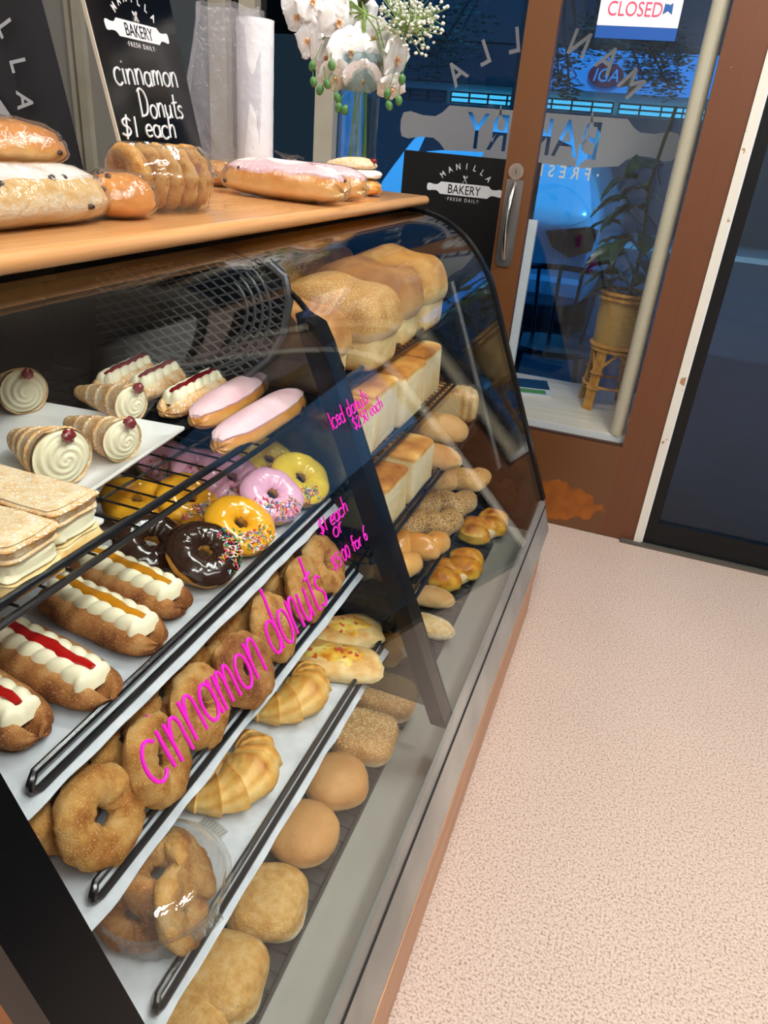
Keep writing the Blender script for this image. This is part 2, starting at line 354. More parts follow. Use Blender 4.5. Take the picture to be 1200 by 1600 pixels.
BACON = plain('bacon', (206, 92, 62), .4)
SPR = [plain('sprinkle_'+n, c, .35) for n, c in [('red', (214, 40, 52)), ('white', (244, 240, 232)), ('green', (60, 150, 90)), ('yellow', (240, 190, 60)), ('pink', (240, 120, 160)), ('blue', (70, 140, 180))]]
SEEDM = plain('sesame_seed', (232, 204, 150), .5)
PETAL = plain('white_petal', (250, 248, 246), .5, 0, .3, sss=.2, var=((244, 240, 238), 30))
LIP = plain('orchid_lip', (246, 222, 140), .5, var=((230, 150, 150), 220))
LEAFG = plain('bud_green', (104, 150, 84), .45, var=((70, 120, 60), 60))
STEMG = plain('stem_green', (130, 160, 84), .5)

# ------------------------------------------------------------------ the shop
FLOORX0, FLOORX1, FY0, FY1 = -3.0, 2.3, -2.2, 3.0
DY = 2.40          # inner door plane
WY = 3.00          # outer shop window plane
LEDGE = 0.356
floor = struct(G().box(FLOORX0, FLOORX1, FY0, DY+.12, -.05, 0).build('floor', floormat(), smooth=False))
ceil = struct(G().box(FLOORX0, FLOORX1, FY0, FY1, 2.72, 2.8).build('ceiling', plain('ceiling_white', (238, 238, 236), .8), smooth=False))
WALLM = plain('wall_pale_grey', (196, 197, 194), .7); WALLD = plain('wall_charcoal', (40, 43, 47), .6)
struct(G().box(FLOORX0-.1, FLOORX0, FY0, FY1, 0, 2.8).build('wall_left', WALLM, smooth=False))
struct(G().box(FLOORX1, FLOORX1+.1, FY0, FY1, 0, 2.8).build('wall_right', WALLD, smooth=False))
struct(G().box(FLOORX0-.1, FLOORX1+.1, FY0-.1, FY0, 0, 2.8).build('wall_back', plain('wall_white', (226, 225, 220), .7), smooth=False))
for i, (x, y, z, sx, sy, wt) in enumerate(CEIL_LIGHTS):
    t = thing('ceiling_light', 'white ceiling light fitting out of view above the shop floor', 'light', (x, y, z), group='ceiling light fittings')
    G().box(-sx/2-.02, sx/2+.02, -sy/2-.02, sy/2+.02, .005, .06).build('housing', CERAMIC, t, smooth=False)
    ld = bpy.data.lights.new('tube_light', 'AREA'); ld.shape = 'RECTANGLE'; ld.size = sx; ld.size_y = sy; ld.energy = wt; ld.color = (1, .985, .955)
    lo = bpy.data.objects.new('tube_light', ld); col.objects.link(lo); lo.parent = t

# ------------------------------------------------------------------ lettering
def text_geo(body, size, xs=1.0, ext=.0004, align='CENTER', sp=1.0, bold=0):
    cu = bpy.data.curves.new('t', 'FONT'); cu.body = body; cu.size = size; cu.align_x = align; cu.extrude = ext; cu.resolution_u = 4; cu.space_character = sp; cu.offset = bold
    o = bpy.data.objects.new('t', cu); col.objects.link(o)
    dg = bpy.context.evaluated_depsgraph_get(); me = bpy.data.meshes.new_from_object(o.evaluated_get(dg))
    vs = [(v.co.x*xs, v.co.y, v.co.z) for v in me.vertices]; fs = [tuple(p.vertices) for p in me.polygons]
    bpy.data.objects.remove(o); bpy.data.curves.remove(cu); bpy.data.meshes.remove(me)
    return vs, fs
def put_text(g, body, size, x, y, xs=1.0, rot=0, z=0, mi=0, cap=.7, sp=1.0, bold=0):
    vs, fs = text_geo(body, size/cap, xs, sp=sp, bold=bold); c, s = math.cos(rot), math.sin(rot)
    g.add([(x+c*a-s*b, y+s*a+c*b, z+q) for a, b, q in vs], fs, None, mi); return g
PIN = []
for sx in (1, -1):
    h = [(.32, .074), (.345, .05), (.37, .036), (.42, .036), (.47, .046), (.497, .04), (.505, .015)]
    pts = h + [(x, -y) for x, y in h[::-1]]
    PIN += [(sx*x, y*sx) for x, y in pts]
def arc_text(g, word, R, cy, size, step, mi=0, z=0):
    n = len(word)
    for i, ch in enumerate(word):
        a = (i-(n-1)/2)*step
        put_text(g, ch, size, R*math.sin(a)-size*.0*math.cos(a), cy+R*math.cos(a), .85, -a, z, mi, bold=.0015)
    return g
def icon(g, cx, cy, s, z=0, mi=0):
    for sg in (1, -1):
        d = Vector((sg*.6, 1, 0)).normalized(); p = Vector((cx, cy, z))
        g.tube([p-d*s, p+d*s*.25], s*.09, 5, mi)
        q = Vector((-d.y, d.x, 0))
        if sg > 0:
            for k in (-.25, 0, .25):
                g.tube([p+d*s*.25, p+d*s*.7+q*s*k*1.2, p+d*s*1.05], s*.05, 5, mi)
        else:
            g.prism([(p.x+d.x*s*(.65+.4*math.cos(a))+q.x*s*.22*math.sin(a), p.y+d.y*s*(.65+.4*math.cos(a))+q.y*s*.22*math.sin(a)) for a in [k*PI/5 for k in range(10)]], 'z', z-.0003, z+.0003, mi)
    return g
def logo(parent, M, L, white=WHITEP, dark=SIGNBLK, extra=True):
    """rolling-pin emblem, pin length L, in the plane of M"""
    S = Matrix.Diagonal((L, L, 1, 1))
    g = G().prism(PIN, 'z', 0, .0006)
    arc_text(g, 'MANILLA', .416, -.17, .07, math.radians(14.3)); icon(g, 0, .125, .05)
    put_text(g, '·FRESH DAILY·', .042, 0, -.142, .85, sp=1.5)
    g.xf(M @ S).build('emblem', white, parent, smooth=False)
    k = G(); put_text(k, 'BAKERY', .108, 0, -.054, .80, 0, .0009)
    k.xf(M @ S).build('lettering', dark, parent, smooth=False)

# handwriting: glyphs as pen strokes, x-height 1
def arcp(cx, cy, rx, ry, a0, a1, n=9):
    return [(cx+rx*math.cos(math.radians(a0+(a1-a0)*i/(n-1))), cy+ry*math.sin(math.radians(a0+(a1-a0)*i/(n-1)))) for i in range(n)]
GL = {
 'c': (.80, [arcp(.42, .5, .40, .52, 48, 318, 12)]),
 'i': (.42, [[(.15, 1), (.18, .4), (.22, 0)], [(.12, 1.42), (.15, 1.44)]]),
 'n': (.90, [[(.08, 1), (.12, .5), (.14, 0)], [(.13, .55), (.3, .92), (.5, .98), (.66, .8), (.70, .4), (.74, 0)]]),
 'm': (1.20, [[(.08, 1), (.12, 0)], [(.12, .55), (.26, .95), (.42, .95), (.52, .7), (.55, .05)], [(.55, .55), (.7, .95), (.86, .95), (.96, .7), (1.02, 0)]]),
 'a': (.92, [arcp(.40, .5, .34, .5, 40, 400, 14), [(.72, 1.0), (.72, .5), (.82, 0)]]),
 'o': (.88, [arcp(.42, .5, .36, .5, 90, 450, 14)]),
 'd': (.92, [arcp(.38, .5, .34, .5, 30, 390, 14), [(.74, 1.9), (.72, .9), (.74, 0)]]),
 'u': (.90, [[(.1, 1), (.12, .4), (.25, .04), (.48, .04), (.66, .35), (.7, 1)], [(.7, .9), (.72, .4), (.8, 0)]]),
 't': (.62, [[(.34, 1.75), (.32, .8), (.36, .1), (.55, .02)], [(.05, 1.1), (.66, 1.2)]]),
 's': (.72, [[(.6, .9), (.4, 1.02), (.18, .88), (.2, .66), (.5, .46), (.6, .24), (.42, .02), (.1, .1)]]),
 'e': (.80, [[(.1, .5), (.66, .58), (.58, .92), (.36, 1.0), (.12, .74), (.12, .3), (.34, .02), (.66, .14)]]),
 'h': (.90, [[(.1, 1.9), (.12, 0)], [(.12, .55), (.3, .95), (.54, .95), (.66, .65), (.7, 0)]]),
 'r': (.60, [[(.1, 1), (.14, 0)], [(.13, .6), (.28, .95), (.5, 1.0)]]),
 'f': (.62, [[(.6, 1.75), (.42, 1.85), (.3, 1.5), (.3, 0)], [(.06, .9), (.6, .98)]]),
 'I': (.36, [[(.16, 1.8), (.18, 0)]]),
 'D': (1.10, [[(.15, 1.75), (.18, 0)], [(.02, 1.6), (.3, 1.85), (.75, 1.6), (.95, .95), (.75, .2), (.1, 0)]]),
 '$': (.95, [[(.75, 1.3), (.5, 1.5), (.2, 1.3), (.25, .95), (.6, .75), (.72, .4), (.45, .1), (.1, .3)], [(.5, 1.75), (.42, -.15)]]),
 '1': (.40, [[(.18, 1.6), (.2, 0)]]),
 '2': (.80, [[(.1, 1.2), (.3, 1.55), (.6, 1.4), (.55, .9), (.1, .02), (.7, .06)]]),
 '5': (.80, [[(.65, 1.5), (.2, 1.5), (.15, .9), (.5, .95), (.66, .5), (.4, .02), (.1, .15)]]),
 '0': (.80, [arcp(.38, .7, .3, .72, 90, 450, 14)]),
 '6': (.85, [[(.6, 1.75), (.25, 1.2), (.1, .5), (.35, .02), (.65, .35), (.5, .75), (.15, .5)]]),
 '.': (.35, [[(.12, .02), (.15, .06)]]), ' ': (.6, []),
}
def smooth_path(p, k=4):
    if len(p) < 3: return [Vector((*q, 0)) for q in p]
    out = []
    for i in range(len(p)-1):
        a, b, c, d = p[max(i-1, 0)], p[i], p[i+1], p[min(i+2, len(p)-1)]
        for j in range(k):
            t = j/k
            out.append(Vector([.5*((2*b[q])+(-a[q]+c[q])*t+(2*a[q]-5*b[q]+4*c[q]-d[q])*t*t+(-a[q]+3*b[q]-3*c[q]+d[q])*t**3) for q in (0, 1)]+[0]))
    out.append(Vector((*p[-1], 0))); return out
def handwrite(g, text, O, U, V, r, seed=1, slant=0, fit=True, xscale=None):
    """U: whole baseline vector; V: x-height vector"""
    rnd = random.Random(seed); tot = sum(GL[c][0] for c in text); k = 1/tot; x = 0
    for ch in text:
        adv, st = GL[ch]; dy = rnd.uniform(-.06, .06); sy = rnd.uniform(.94, 1.08)
        for s in st:
            P = smooth_path(s)
            g.tube([O + U*((x+p.x+slant*p.y)*k) + V*(p.y*sy+dy) for p in P], r, 6)
        x += adv
    return g

# ------------------------------------------------------------------ the display case
def gx(Z): return -0.0393-.418*Z            # outer face of the slanted front glass
GN = Vector((.9226, 0, .3857))
def on_glass(px, py, off=.004):
    d = ray(px, py); o = Vector((0, 0, CAMZ)); p0 = Vector((gx(.5), 0, .5))
    return o + d*((p0-o).dot(GN)/d.dot(GN)) + GN*off
PROF = [(-.153, .272), (-.392, .844), (-.404, .868), (-.420, .893), (-.438, .917), (-.461, .943), (-.486, .966), (-.512, .984), (-.540, .999), (-.568, 1.009), (-.600, 1.016), (-.640, 1.019), (-.70, 1.020)]
def inset(prof, d):
    out = []
    for i in range(len(prof)):
        a = Vector(prof[max(i-1, 0)]); b = Vector(prof[min(i+1, len(prof)-1)]); t = (b-a).normalized(); n = Vector((-t.y, t.x))  # inward = left of upward path
        out.append((prof[i][0]+n.x*d, prof[i][1]+n.y*d))
    return out
def band(g, prof, d0, d1, y0, y1, mi=0):
    A = inset(prof, d0); B = inset(prof, d1)
    return g.prism(A+B[::-1], 'y', y0, y1, mi)
CY0, CYD, CY1 = .215, 1.0, 2.0
case = thing('display_case', 'long black and steel bakery display case with slanted curved glass front', 'display case', (0, 0, 0))
# bench on top: rounded nosing
nose = [(-1.15, 1.028), (-.628, 1.028)] + [(-.624+.012*math.cos(a), 1.040+.012*math.sin(a)) for a in [-PI/2+PI*k/8 for k in range(9)]] + [(-.628, 1.052), (-1.15, 1.052)]
bench = G().prism(nose, 'y', .02, 2.05).build('benchtop', BENCH, case)
bench.modifiers.new('bev', 'BEVEL').width = .003
g = G().box(-1.0, -.975, CY0, CY1, .02, 1.028).box(-.975, -.66, CY0, CY1, 1.0245, 1.0275)
g.build('cabinet_back', BLACKM, case, smooth=False)
G().box(-.975, -.13, CY0+.01, CY1-.01, .02, .150).build('plinth', TIMBER, case, smooth=False)
G().box(-.1285, -.120, CY0, 1.80, .002, .168).build('timber_kickboard', TIMBER, case, smooth=False)
G().box(-.972, -.128, CY0+.01, CY1-.01, .150, .165).build('deck', DECKST, case, smooth=False)
st = [(-.1535, .2725), (-.1455, .246), (-.1215, .168), (-.1285, .165), (-.1525, .244), (-.1605, .2705)]
G().prism(st, 'y', CY0, CY1+.012).build('front_rail', STEEL, case, smooth=False)
G().prism([(-.1462, .2490), (-.1443, .2488), (-.1434, .2445), (-.1452, .2447)], 'y', CY0, CY1+.01).build('rail_groove', DARKGAP, case, smooth=False)
# front glass, two curved sheets
for y0, y1 in ((.262, .998), (1.002, 1.985)):
    band(G(), PROF, 0.001, .006, y0, y1).build('front_glass', GLASS, case, ang=25)
# near end: black frame along the glass, timber gable behind it
low = [(-.1215, .165)] + PROF
o_ = G(); band(o_, PROF, -.003, .045, CY0-.004, .268); o_.build('end_frame', BLACK, case, ang=25)
gable = [(-.99, .0), (-.13, .0), (-.13, .17)] + inset(PROF, .012) + [(-.99, 1.02)]
G().prism(gable, 'y', CY0+.004, CY0+.026).build('near_gable', ENDTIMBER, case, smooth=False)
# far end: smoked glass in a black rim
ring = [(-.99, .155), (-.128, .155)] + PROF + [(-.99, 1.020)]
o_ = G(); band(o_, PROF, -.004, .022, CY1-.016, CY1+.010)
o_.box(-.99, -.96, CY1-.016, CY1+.010, .15, 1.02).box(-.96, -.14, CY1-.016, CY1+.010, .152, .19)
o_.build('end_frame', BLACK, case, ang=25)
G().prism([(-.97, .185), (-.17, .185), (-.17, .23)] + inset(PROF, .014) + [(-.97, 1.018)], 'y', CY1-.006, CY1+.002).build('end_glass', GLASSE, case, smooth=False)
# middle: black post and a glass partition
POST = [(gx(.262)-.012, .262), (gx(.905)-.012, .905), (gx(.928)-.018, .932), (gx(.928)-.050, .945), (gx(.905)-.048, .905), (gx(.262)-.042, .262)]
G().prism(POST, 'y', CYD-.027, CYD+.015).build('centre_post', BLACK, case, smooth=False)
o_ = G(); band(o_, PROF[2:], .008, .014, CYD+.008, CYD+.016); o_.build('glass_seam', BLACK, case, ang=25)
pp = inset(PROF, .045)
G().prism([(-.955, .27)] + pp + [(-.955, 1.012)], 'y', CYD+.022, CYD+.027).build('partition_glass', GLASSP, case, smooth=False)
# strut that holds the glass at the far end
a = at_y(705, 440, 1.955); b = at_y(783, 742, 1.955)
o_ = G().tube([a, b], .008, 12); o_.build('gas_strut', plain('grey_metal', (150, 152, 154), .35, .8), case)
G().obox(Matrix.Translation(b) @ Matrix.Rotation(.4, 4, 'Y'), .014, .012, .022).build('strut_bracket', BLACK, case, smooth=False)
# black panel with grey wire lines and arcs on the partition, top compartment
GYP = CYD+.012
def vp_(x, y, o=0): p = at_y(x, y, GYP-o); return (p.x, p.z)
edge = [vp_(*q) for q in [(60, 600), (385, 596), (425, 560), (447, 520), (456, 470), (448, 432), (420, 410), (60, 440)]]
G().prism(edge, 'y', GYP, GYP+.006).build('mesh_panel', BLACKM, case, smooth=False)
GREYG = plain('grey_grille', (84, 87, 92), .4, .2)
o_ = G()
def inside(x, y): return y > 412+(250-x)*.06 and y < 590-max(0, (200-x))*.2 and x > 150 and ((x-300)/150)**2*.9+((y-470)/125)**2*.75 < 1.0
def gline(pts, r=.0017):
    run = []
    for q in pts+[None]:
        if q is not None and inside(*q): run.append(q)
        else:
            if len(run) > 1: o_.tube([(vp_(*k)[0], GYP-.003, vp_(*k)[1]) for k in run], r, 5)
            run = []
for k in range(34): gline([(40+k*19+t*4.0, 400+t*3.4) for t in range(60)])
for k in range(22): gline([(140+t*4, 640-k*14-t*1.0-.0016*(t*4-150)**2*.12) for t in range(90)])
for k in range(4): gline([(300+(88+12*k)*math.cos(math.radians(a)), 486+(72+11*k)*math.sin(math.radians(a))) for a in range(-40, 150, 5)], .0028)
o_.build('mesh_lines', GREYG, case)
o_ = G(); o_.tube([(vp_(*q)[0], GYP-.003, vp_(*q)[1]) for q in [(380, 592), (422, 560), (444, 520), (453, 470), (446, 432), (424, 412)]], .006, 6); o_.build('mesh_rim', GREYG, case)
# brackets carrying the racks
RACKS = {'T1': (-.471, .795), 'T2': (-.415, .660), 'T3': (-.364, .538), 'T4': (-.305, .397),
         'R1': (-.472, .797), 'R2': (-.413, .655), 'R3': (-.358, .524), 'R4': (-.303, .391)}
for k, (x, z) in RACKS.items():
    ys = ((.292, .300), (1.010, 1.016)) if k[0] == 'T' else ((1.03, 1.038), (1.842, 1.850))
    for y0, y1 in ys: G().box(-.976, x-.03, y0, y1, z-.034, z-.0235).build('rack_bracket', BLACKM, case, smooth=False)
# pink marker writing on the glass
def write_glass(name, text, p0, p1, pv, r, seed, slant=0):
    O = on_glass(*p0); U = on_glass(*p1)-O; V = on_glass(p0[0]+pv[0], p0[1]+pv[1])-O
    handwrite(G(), text, O, U, V, r, seed, slant).build(name, PINK, case)
write_glass('marker_writing', 'cinnamon donuts', (236, 1230), (510, 940), (-31, -60), .0019, 4, .0)
write_glass('marker_writing', 'Iced donuts', (516, 674), (573, 628), (-5, -14), .0011, 5)
write_glass('marker_writing', '$2.50 each', (551, 674), (596, 636), (-4, -11), .0010, 6)
write_glass('marker_writing', '$1 each', (497, 838), (541, 798), (-4, -14), .0011, 7)
write_glass('marker_writing', 'or', (519, 842), (533, 828), (-4, -13), .0011, 8)
write_glass('marker_writing', '$5.00 for 6', (518, 894), (572, 842), (-4, -13), .0011, 9)

# racks: wire grid with a raised front loop
def rack(key, label, y0, y1, name='wire_rack', pitch=.034):
    x, z = RACKS[key]; xb = -.955
    t = thing(name, label, 'rack', (x, y0, z), group='wire racks in the display case')
    g = G(); L = y1-y0
    n = int(L/pitch)
    for k in range(n+1):
        y = .004+(L-.008)*k/n
        g.tube([(xb-x, y, -.018), (-.004, y, -.018)], .0016, 6)
    m = 7
    for k in range(m+1):
        xx = (xb-x)+(0-(xb-x)-.02)*k/m
        g.tube([(xx, 0, -.0212), (xx, L, -.0212)], .0022, 6)
    g.build('wire_grid', WIREM, t)
    r = .012
    a = .030 if key[0] == 'T' else .003
    hz, hr = .017, .0085
    loop = [(0, L-.012, 0), (0, L*.5, 0), (0, a+.010, 0)] + [(.002+.002*math.sin(q), a+.009-.009*math.cos(q-PI/2+PI/2-PI/2) if False else a+.009-.009*math.sin(PI*k_/6), -hr+hr*math.cos(PI*k_/6)) for k_, q in [(k_, PI*k_/6) for k_ in range(1, 6)]] + [(.004, a+.010, -hz), (.004, L*.5, -hz), (.004, L-.010, -hz), (.002, L-.001, -hr)]
    g = G().tube([Vector(q) for q in loop], .0042, 8, closed=True)
    g.build('front_rail', WIREM, t)
    return t
rack('T1', 'top black wire rack on the left, under the white cream pastry platters', .305, 1.005)
rack('T2', 'left black wire rack under the iced donuts and cream buns', .305, 1.005)
rack('T3', 'left black wire rack under the rows of cinnamon donuts', .305, 1.005)
rack('T4', 'left black wire rack under the croissants and donut tub', .305, 1.005)
rack('R1', 'top black wire rack on the right, under the high top loaves', 1.045, 1.835, pitch=.026)
rack('R2', 'right black wire rack under the square white loaves', 1.045, 1.835, pitch=.026)
rack('R3', 'right black wire rack holding bread and a bagged sliced loaf', 1.045, 1.835, pitch=.026)
rack('R4', 'right black wire rack under the knotted rolls', 1.045, 1.835, pitch=.026)
def deck_rack(label, y0, y1):
    t = thing('wire_rack', label, 'rack', (-.258, y0, .1665), group='wire racks in the display case')
    g = G(); L = y1-y0; n = int(L/.028)
    for k in range(n+1): g.tube([(-.66, .004+(L-.008)*k/n, .009), (0, .004+(L-.008)*k/n, .009)], .0016, 6)
    for k in range(6): g.tube([(-.66*k/5, 0, .0045), (-.66*k/5, L, .0045)], .0040 if k == 0 else .0030, 6)
    g.build('wire_grid', plain('dark_wire', (46, 44, 42), .45), t)
    G().box(-.67, .002, -.002, L+.002, .0002, .0014).build('tray_mat', plain('dark_mat', (58, 56, 54), .7), t, smooth=False)
deck_rack('low black rack on the case deck under the soft buns', .30, 1.005)
deck_rack('low black rack on the case deck under the cheese rolls', 1.035, 1.84)
# paper liners
def liner(key, label, y0, y1, seed):
    x, z = RACKS[key]; x0, x1 = -.93, x+.014
    def f(u, v):
        v = v**.5; X = x0+(x1-x0)*v; Y = y0+(y1-y0)*u
        e = max(0, (v-.965)/.035)
        Z = z-.0128 + .0006*nz((X, Y, 0), 30, seed) + e*(.005*nz((X*0, Y, 0), 22, seed) - .014)
        return X + .003*e*nz((0, Y, 5), 18, seed), Y, Z
    g = G().grid(60, 30, f); n = len(g.v)
    top = list(g.v); fs = list(g.f)
    g.add([(a, b, c-.0007) for a, b, c in top], [q[::-1] for q in fs])
    o = g.build('paper_liner', PAPER)
    return tag(o, label, 'baking paper', 'baking paper sheets on the racks')
liner('T2', 'white baking paper sheet under the iced donuts and cream buns', .31, 1.0, 1)
liner('T3', 'white baking paper sheet under the cinnamon donuts', .31, 1.0, 2)
liner('T4', 'white baking paper sheet under the croissants', .30, 1.0, 3)

# ------------------------------------------------------------------ brown inner door, right-hand side
BROWN = painted_wood('brown_gloss_paint', (108, 68, 38), (206, 190, 164), .80)
BROWNW = painted_wood('brown_paint_worn', (104, 66, 37), (206, 190, 164), .80, ((-.16, DY, .10), (.17, 9, .070), (186, 104, 22)))
JAMBW = painted_wood('brown_jamb_paint', (104, 60, 34), (222, 206, 180), .76)
dr = bpy.data.objects.new('door_1', None); col.objects.link(dr); struct(dr)
bx = lambda *a: G().box(*a)
bx(-.490, -.400, DY, DY+.040, .003, 2.10).build('stile', BROWN, dr, smooth=False)
bx(.034, .0957, DY, DY+.040, .003, 2.10).build('stile', JAMBW, dr, smooth=False)
bx(-.400, .034, DY, DY+.040, .003, .333).build('bottom_rail', BROWNW, dr, smooth=False)
bx(-.400, .034, DY, DY+.040, 1.98, 2.10).build('top_rail', BROWN, dr, smooth=False)
bx(-.400, .034, DY+.018, DY+.022, .333, 1.98).build('door_pane', GLASSD, dr, smooth=False)
bx(-.400, .034, DY+.004, DY+.018, .333, .340).build('glazing_bead', plain('dark_brown', (60, 34, 22), .5), dr, smooth=False)
def trim(name, g, m): return struct(g.build(name, m, smooth=False))
trim('trim_1', bx(.0958, .144, DY-.0004, DY+.045, .0, 2.16), JAMBW)
FLAKE = painted_wood('flaking_cream_paint', (222, 218, 206), (172, 128, 92), .66)
trim('trim_2', bx(.1445, .168, DY-.008, DY+.045, .0, 2.16), FLAKE)
trim('trim_3', bx(.1685, .174, DY-.002, DY+.045, .0, 2.16), plain('white_trim', (226, 228, 228), .4))
struct(bx(-.49, 2.3, DY, DY+.06, 2.16, 2.72).build('wall_above_door', WALLM, smooth=False))
# worn cream pole behind the door pane
post = G()
post.tube([(.006, DY+.062, LEDGE), (.006, DY+.062, 2.15)], .0235, 20)
trim('trim_4', post, painted_wood('spotted_cream_pole', (206, 194, 166), (120, 92, 70), .74))
# lock and pull handle
hp = [at_y(*q, DY) for q in [(794, 279), (816, 282), (797, 417), (776, 415)]]
t = bpy.data.objects.new('door_handle', None); col.objects.link(t); t.parent = dr; t.location = (hp[0].x, DY, hp[2].z)
cxp = sum(p.x for p in hp)/4; zt = (hp[0].z+hp[1].z)/2; zb = (hp[2].z+hp[3].z)/2; o0 = Vector((hp[0].x, DY, hp[2].z))
hw = .026
g = G().prism([(cxp-hw, zb+hw*.6), (cxp-hw*.7, zb), (cxp+hw*.7, zb), (cxp+hw, zb+hw*.6), (cxp+hw, zt), (cxp-hw, zt)], 'y', DY-.004, DY-.0003)
g.xf(Matrix.Translation(-o0)).build('back_plate', plain('brushed_plate', (150, 148, 146), .38, .9), t, smooth=False)
hh = zt-zb
grip = [(cxp, DY-.003, zt-.05*hh), (cxp, DY-.022, zt-.14*hh), (cxp, DY-.040, zt-.28*hh), (cxp, DY-.046, zt-.45*hh), (cxp, DY-.042, zt-.62*hh), (cxp, DY-.024, zt-.78*hh), (cxp, DY-.003, zt-.90*hh)]
G().tube([tuple(p) for p in smooth_path([(q[1], q[2]) for q in grip], 4)] and [(cxp, p.x, p.y) for p in smooth_path([(q[1], q[2]) for q in grip], 4)], .0085, 12).xf(Matrix.Translation(-o0)).build('grip', CHROME, t)
lk = at_y(807, 268, DY); t = bpy.data.objects.new('door_lock', None); col.objects.link(t); t.parent = dr; t.location = (lk.x, DY, lk.z)
def disc(g, r, y0, y1, n=28): return g.prism([(r*math.cos(2*PI*k/n), r*math.sin(2*PI*k/n)) for k in range(n)], 'y', y0, y1)
disc(G(), .023, -.006, -.0003).build('lock_ring', CHROME, t, smooth=False); disc(G(), .014, -.009, -.006).build('lock_barrel', plain('lock_face', (170, 170, 166), .3, .9), t, smooth=False)
G().box(-.001, .001, -.0095, -.009, -.007, .007).build('key_slot', DARKGAP, t, smooth=False)
# CLOSED card on the pane
bl, br = at_y(929, 58, DY+.014), at_y(1054, 65.5, DY+.014)
w_ = br.x-bl.x; zc = (bl.z+br.z)/2
t = thing('closed_sign', 'blue and white CLOSED card stuck to the door pane', 'sign', (bl.x, DY+.0145, zc))
G().box(0, w_, -.0012, 0, 0, .165).build('card', plain('card_blue', (24, 84, 168), .4), t, smooth=False)
wave = [(w_*k/16, .112+.009*math.sin(k/16*2*PI+.9)) for k in range(17)]
G().prism([(0, .029), (w_, .029)] + wave[::-1], 'y', -.0018, -.0013).build('white_panel', plain('card_white', (236, 238, 240), .4), t, smooth=False)
g = G(); put_text(g, 'CLOSED', .033, w_*.44, .052, .82)
g.xf(Matrix.Rotation(PI/2, 4, 'X') @ Matrix.Translation((0, 0, .0022))).build('closed_lettering', plain('pink_red_ink', (226, 74, 110), .5), t, smooth=False)
g = G(); put_text(g, "We're", .034, w_*.42, .128, .8)
g.xf(Matrix.Rotation(PI/2, 4, 'X') @ Matrix.Translation((0, 0, .0022))).build('upper_lettering', WHITEP, t, smooth=False)
g = G(); n = 22
g.prism([(w_*.84+(.017+.002*(k % 2))*math.cos(2*PI*k/n), .098+(.017+.002*(k % 2))*math.sin(2*PI*k/n)) for k in range(n)], 'y', -.0028, -.002)
g.prism([(w_*.84-.010, .085), (w_*.84+.010, .085), (w_*.84+.012, .058), (w_*.84, .066), (w_*.84-.012, .058)], 'y', -.0025, -.0019, 1)
g.build('rosette', [plain('rosette_white', (240, 240, 240), .5), plain('rosette_blue', (30, 90, 160), .5)], t, smooth=False)

# black screen door on the right and its sill
sd = bpy.data.objects.new('door_2', None); col.objects.link(sd); struct(sd)
SX0, SX1 = .175, 1.10
FRB = plain('black_door_frame', (7, 10, 14), .3, 0, .3)
G().box(SX0, SX0+.034, DY, DY+.04, .012, 2.12).box(SX1-.034, SX1, DY, DY+.04, .012, 2.12).box(SX0+.034, SX1-.034, DY, DY+.04, .012, .094).box(SX0+.034, SX1-.034, DY, DY+.04, 2.05, 2.12).build('frame', FRB, sd, smooth=False)
SCREEN = sheetglass('dark_screen_mesh', (168, 190, 208), .03, .12, milk=.10, milkcol=(40, 42, 48))
G().box(SX0+.034, SX1-.034, DY+.016, DY+.020, .094, 2.05).build('screen_pane', SCREEN, sd, smooth=False)
trim('trim_5', bx(.10, SX1+.05, DY-.022, DY-.001, .0, .010), plain('sill_metal', (96, 92, 84), .5, .4, bump=(120, .4, .002)))
struct(bx(SX1, 2.3, DY, DY+.06, 0, 2.16).build('wall_right_of_door', plain('wall_dark_brown', (60, 40, 30), .6), smooth=False))

# ledge and the shop window behind the door
LEDGEM = woodmat('pale_laminate', (226, 216, 196), (206, 194, 170), 'X', .4, .1, 7)
struct(bx(-1.34, .145, DY+.046, WY-.012, LEDGE-.030, LEDGE).build('trim_6', LEDGEM, smooth=False))
struct(bx(-1.34, .145, DY+.0445, DY+.0462, LEDGE-.032, LEDGE-.0005).build('trim_7', plain('ledge_edge_white', (228, 230, 228), .4), smooth=False))
struct(bx(-1.34, .145, DY+.06, DY+.10, 0, LEDGE-.031).build('wall_under_ledge', WALLD, smooth=False))
struct(bx(.146, .166, DY+.046, WY, 0, 2.72).build('wall_return', plain('return_dark', (58, 44, 36), .6), smooth=False))
struct(bx(FLOORX0, .166, WY-.03, WY+.03, 2.45, 2.72).build('wall_over_window', WALLM, smooth=False))
wn = bpy.data.objects.new('window_1', None); col.objects.link(wn); struct(wn)
bx(-1.305, .146, WY-.003, WY+.003, LEDGE, 2.45).build('window_pane', GLASSW, wn, smooth=False)
struct(bx(-1.384, -1.305, WY-.05, WY+.03, 0, 2.45).build('trim_8', CREAMW, smooth=False))
struct(bx(-1.717, -1.647, WY-.05, WY+.03, 0, 2.45).build('trim_9', CREAMW, smooth=False))
struct(bx(-1.854, -1.776, WY-.05, WY+.03, 0, 2.45).build('trim_10', CREAMW, smooth=False))
wn2 = bpy.data.objects.new('window_2', None); col.objects.link(wn2); struct(wn2)
bx(-1.647, -1.384, WY-.003, WY+.003, 0, 2.45).build('window_pane', sheetglass('grey_glass', (92, 100, 104), .06), wn2, smooth=False)
bx(-1.776, -1.717, WY-.003, WY+.003, 0, 2.45).build('window_pane', sheetglass('dark_glass', (40, 58, 68), .06), wn2, smooth=False)
struct(bx(-2.16, -1.854, WY-.02, WY+.02, 0, 2.45).build('wall_slate', plain('slate_panel', (94, 102, 108), .35), smooth=False))
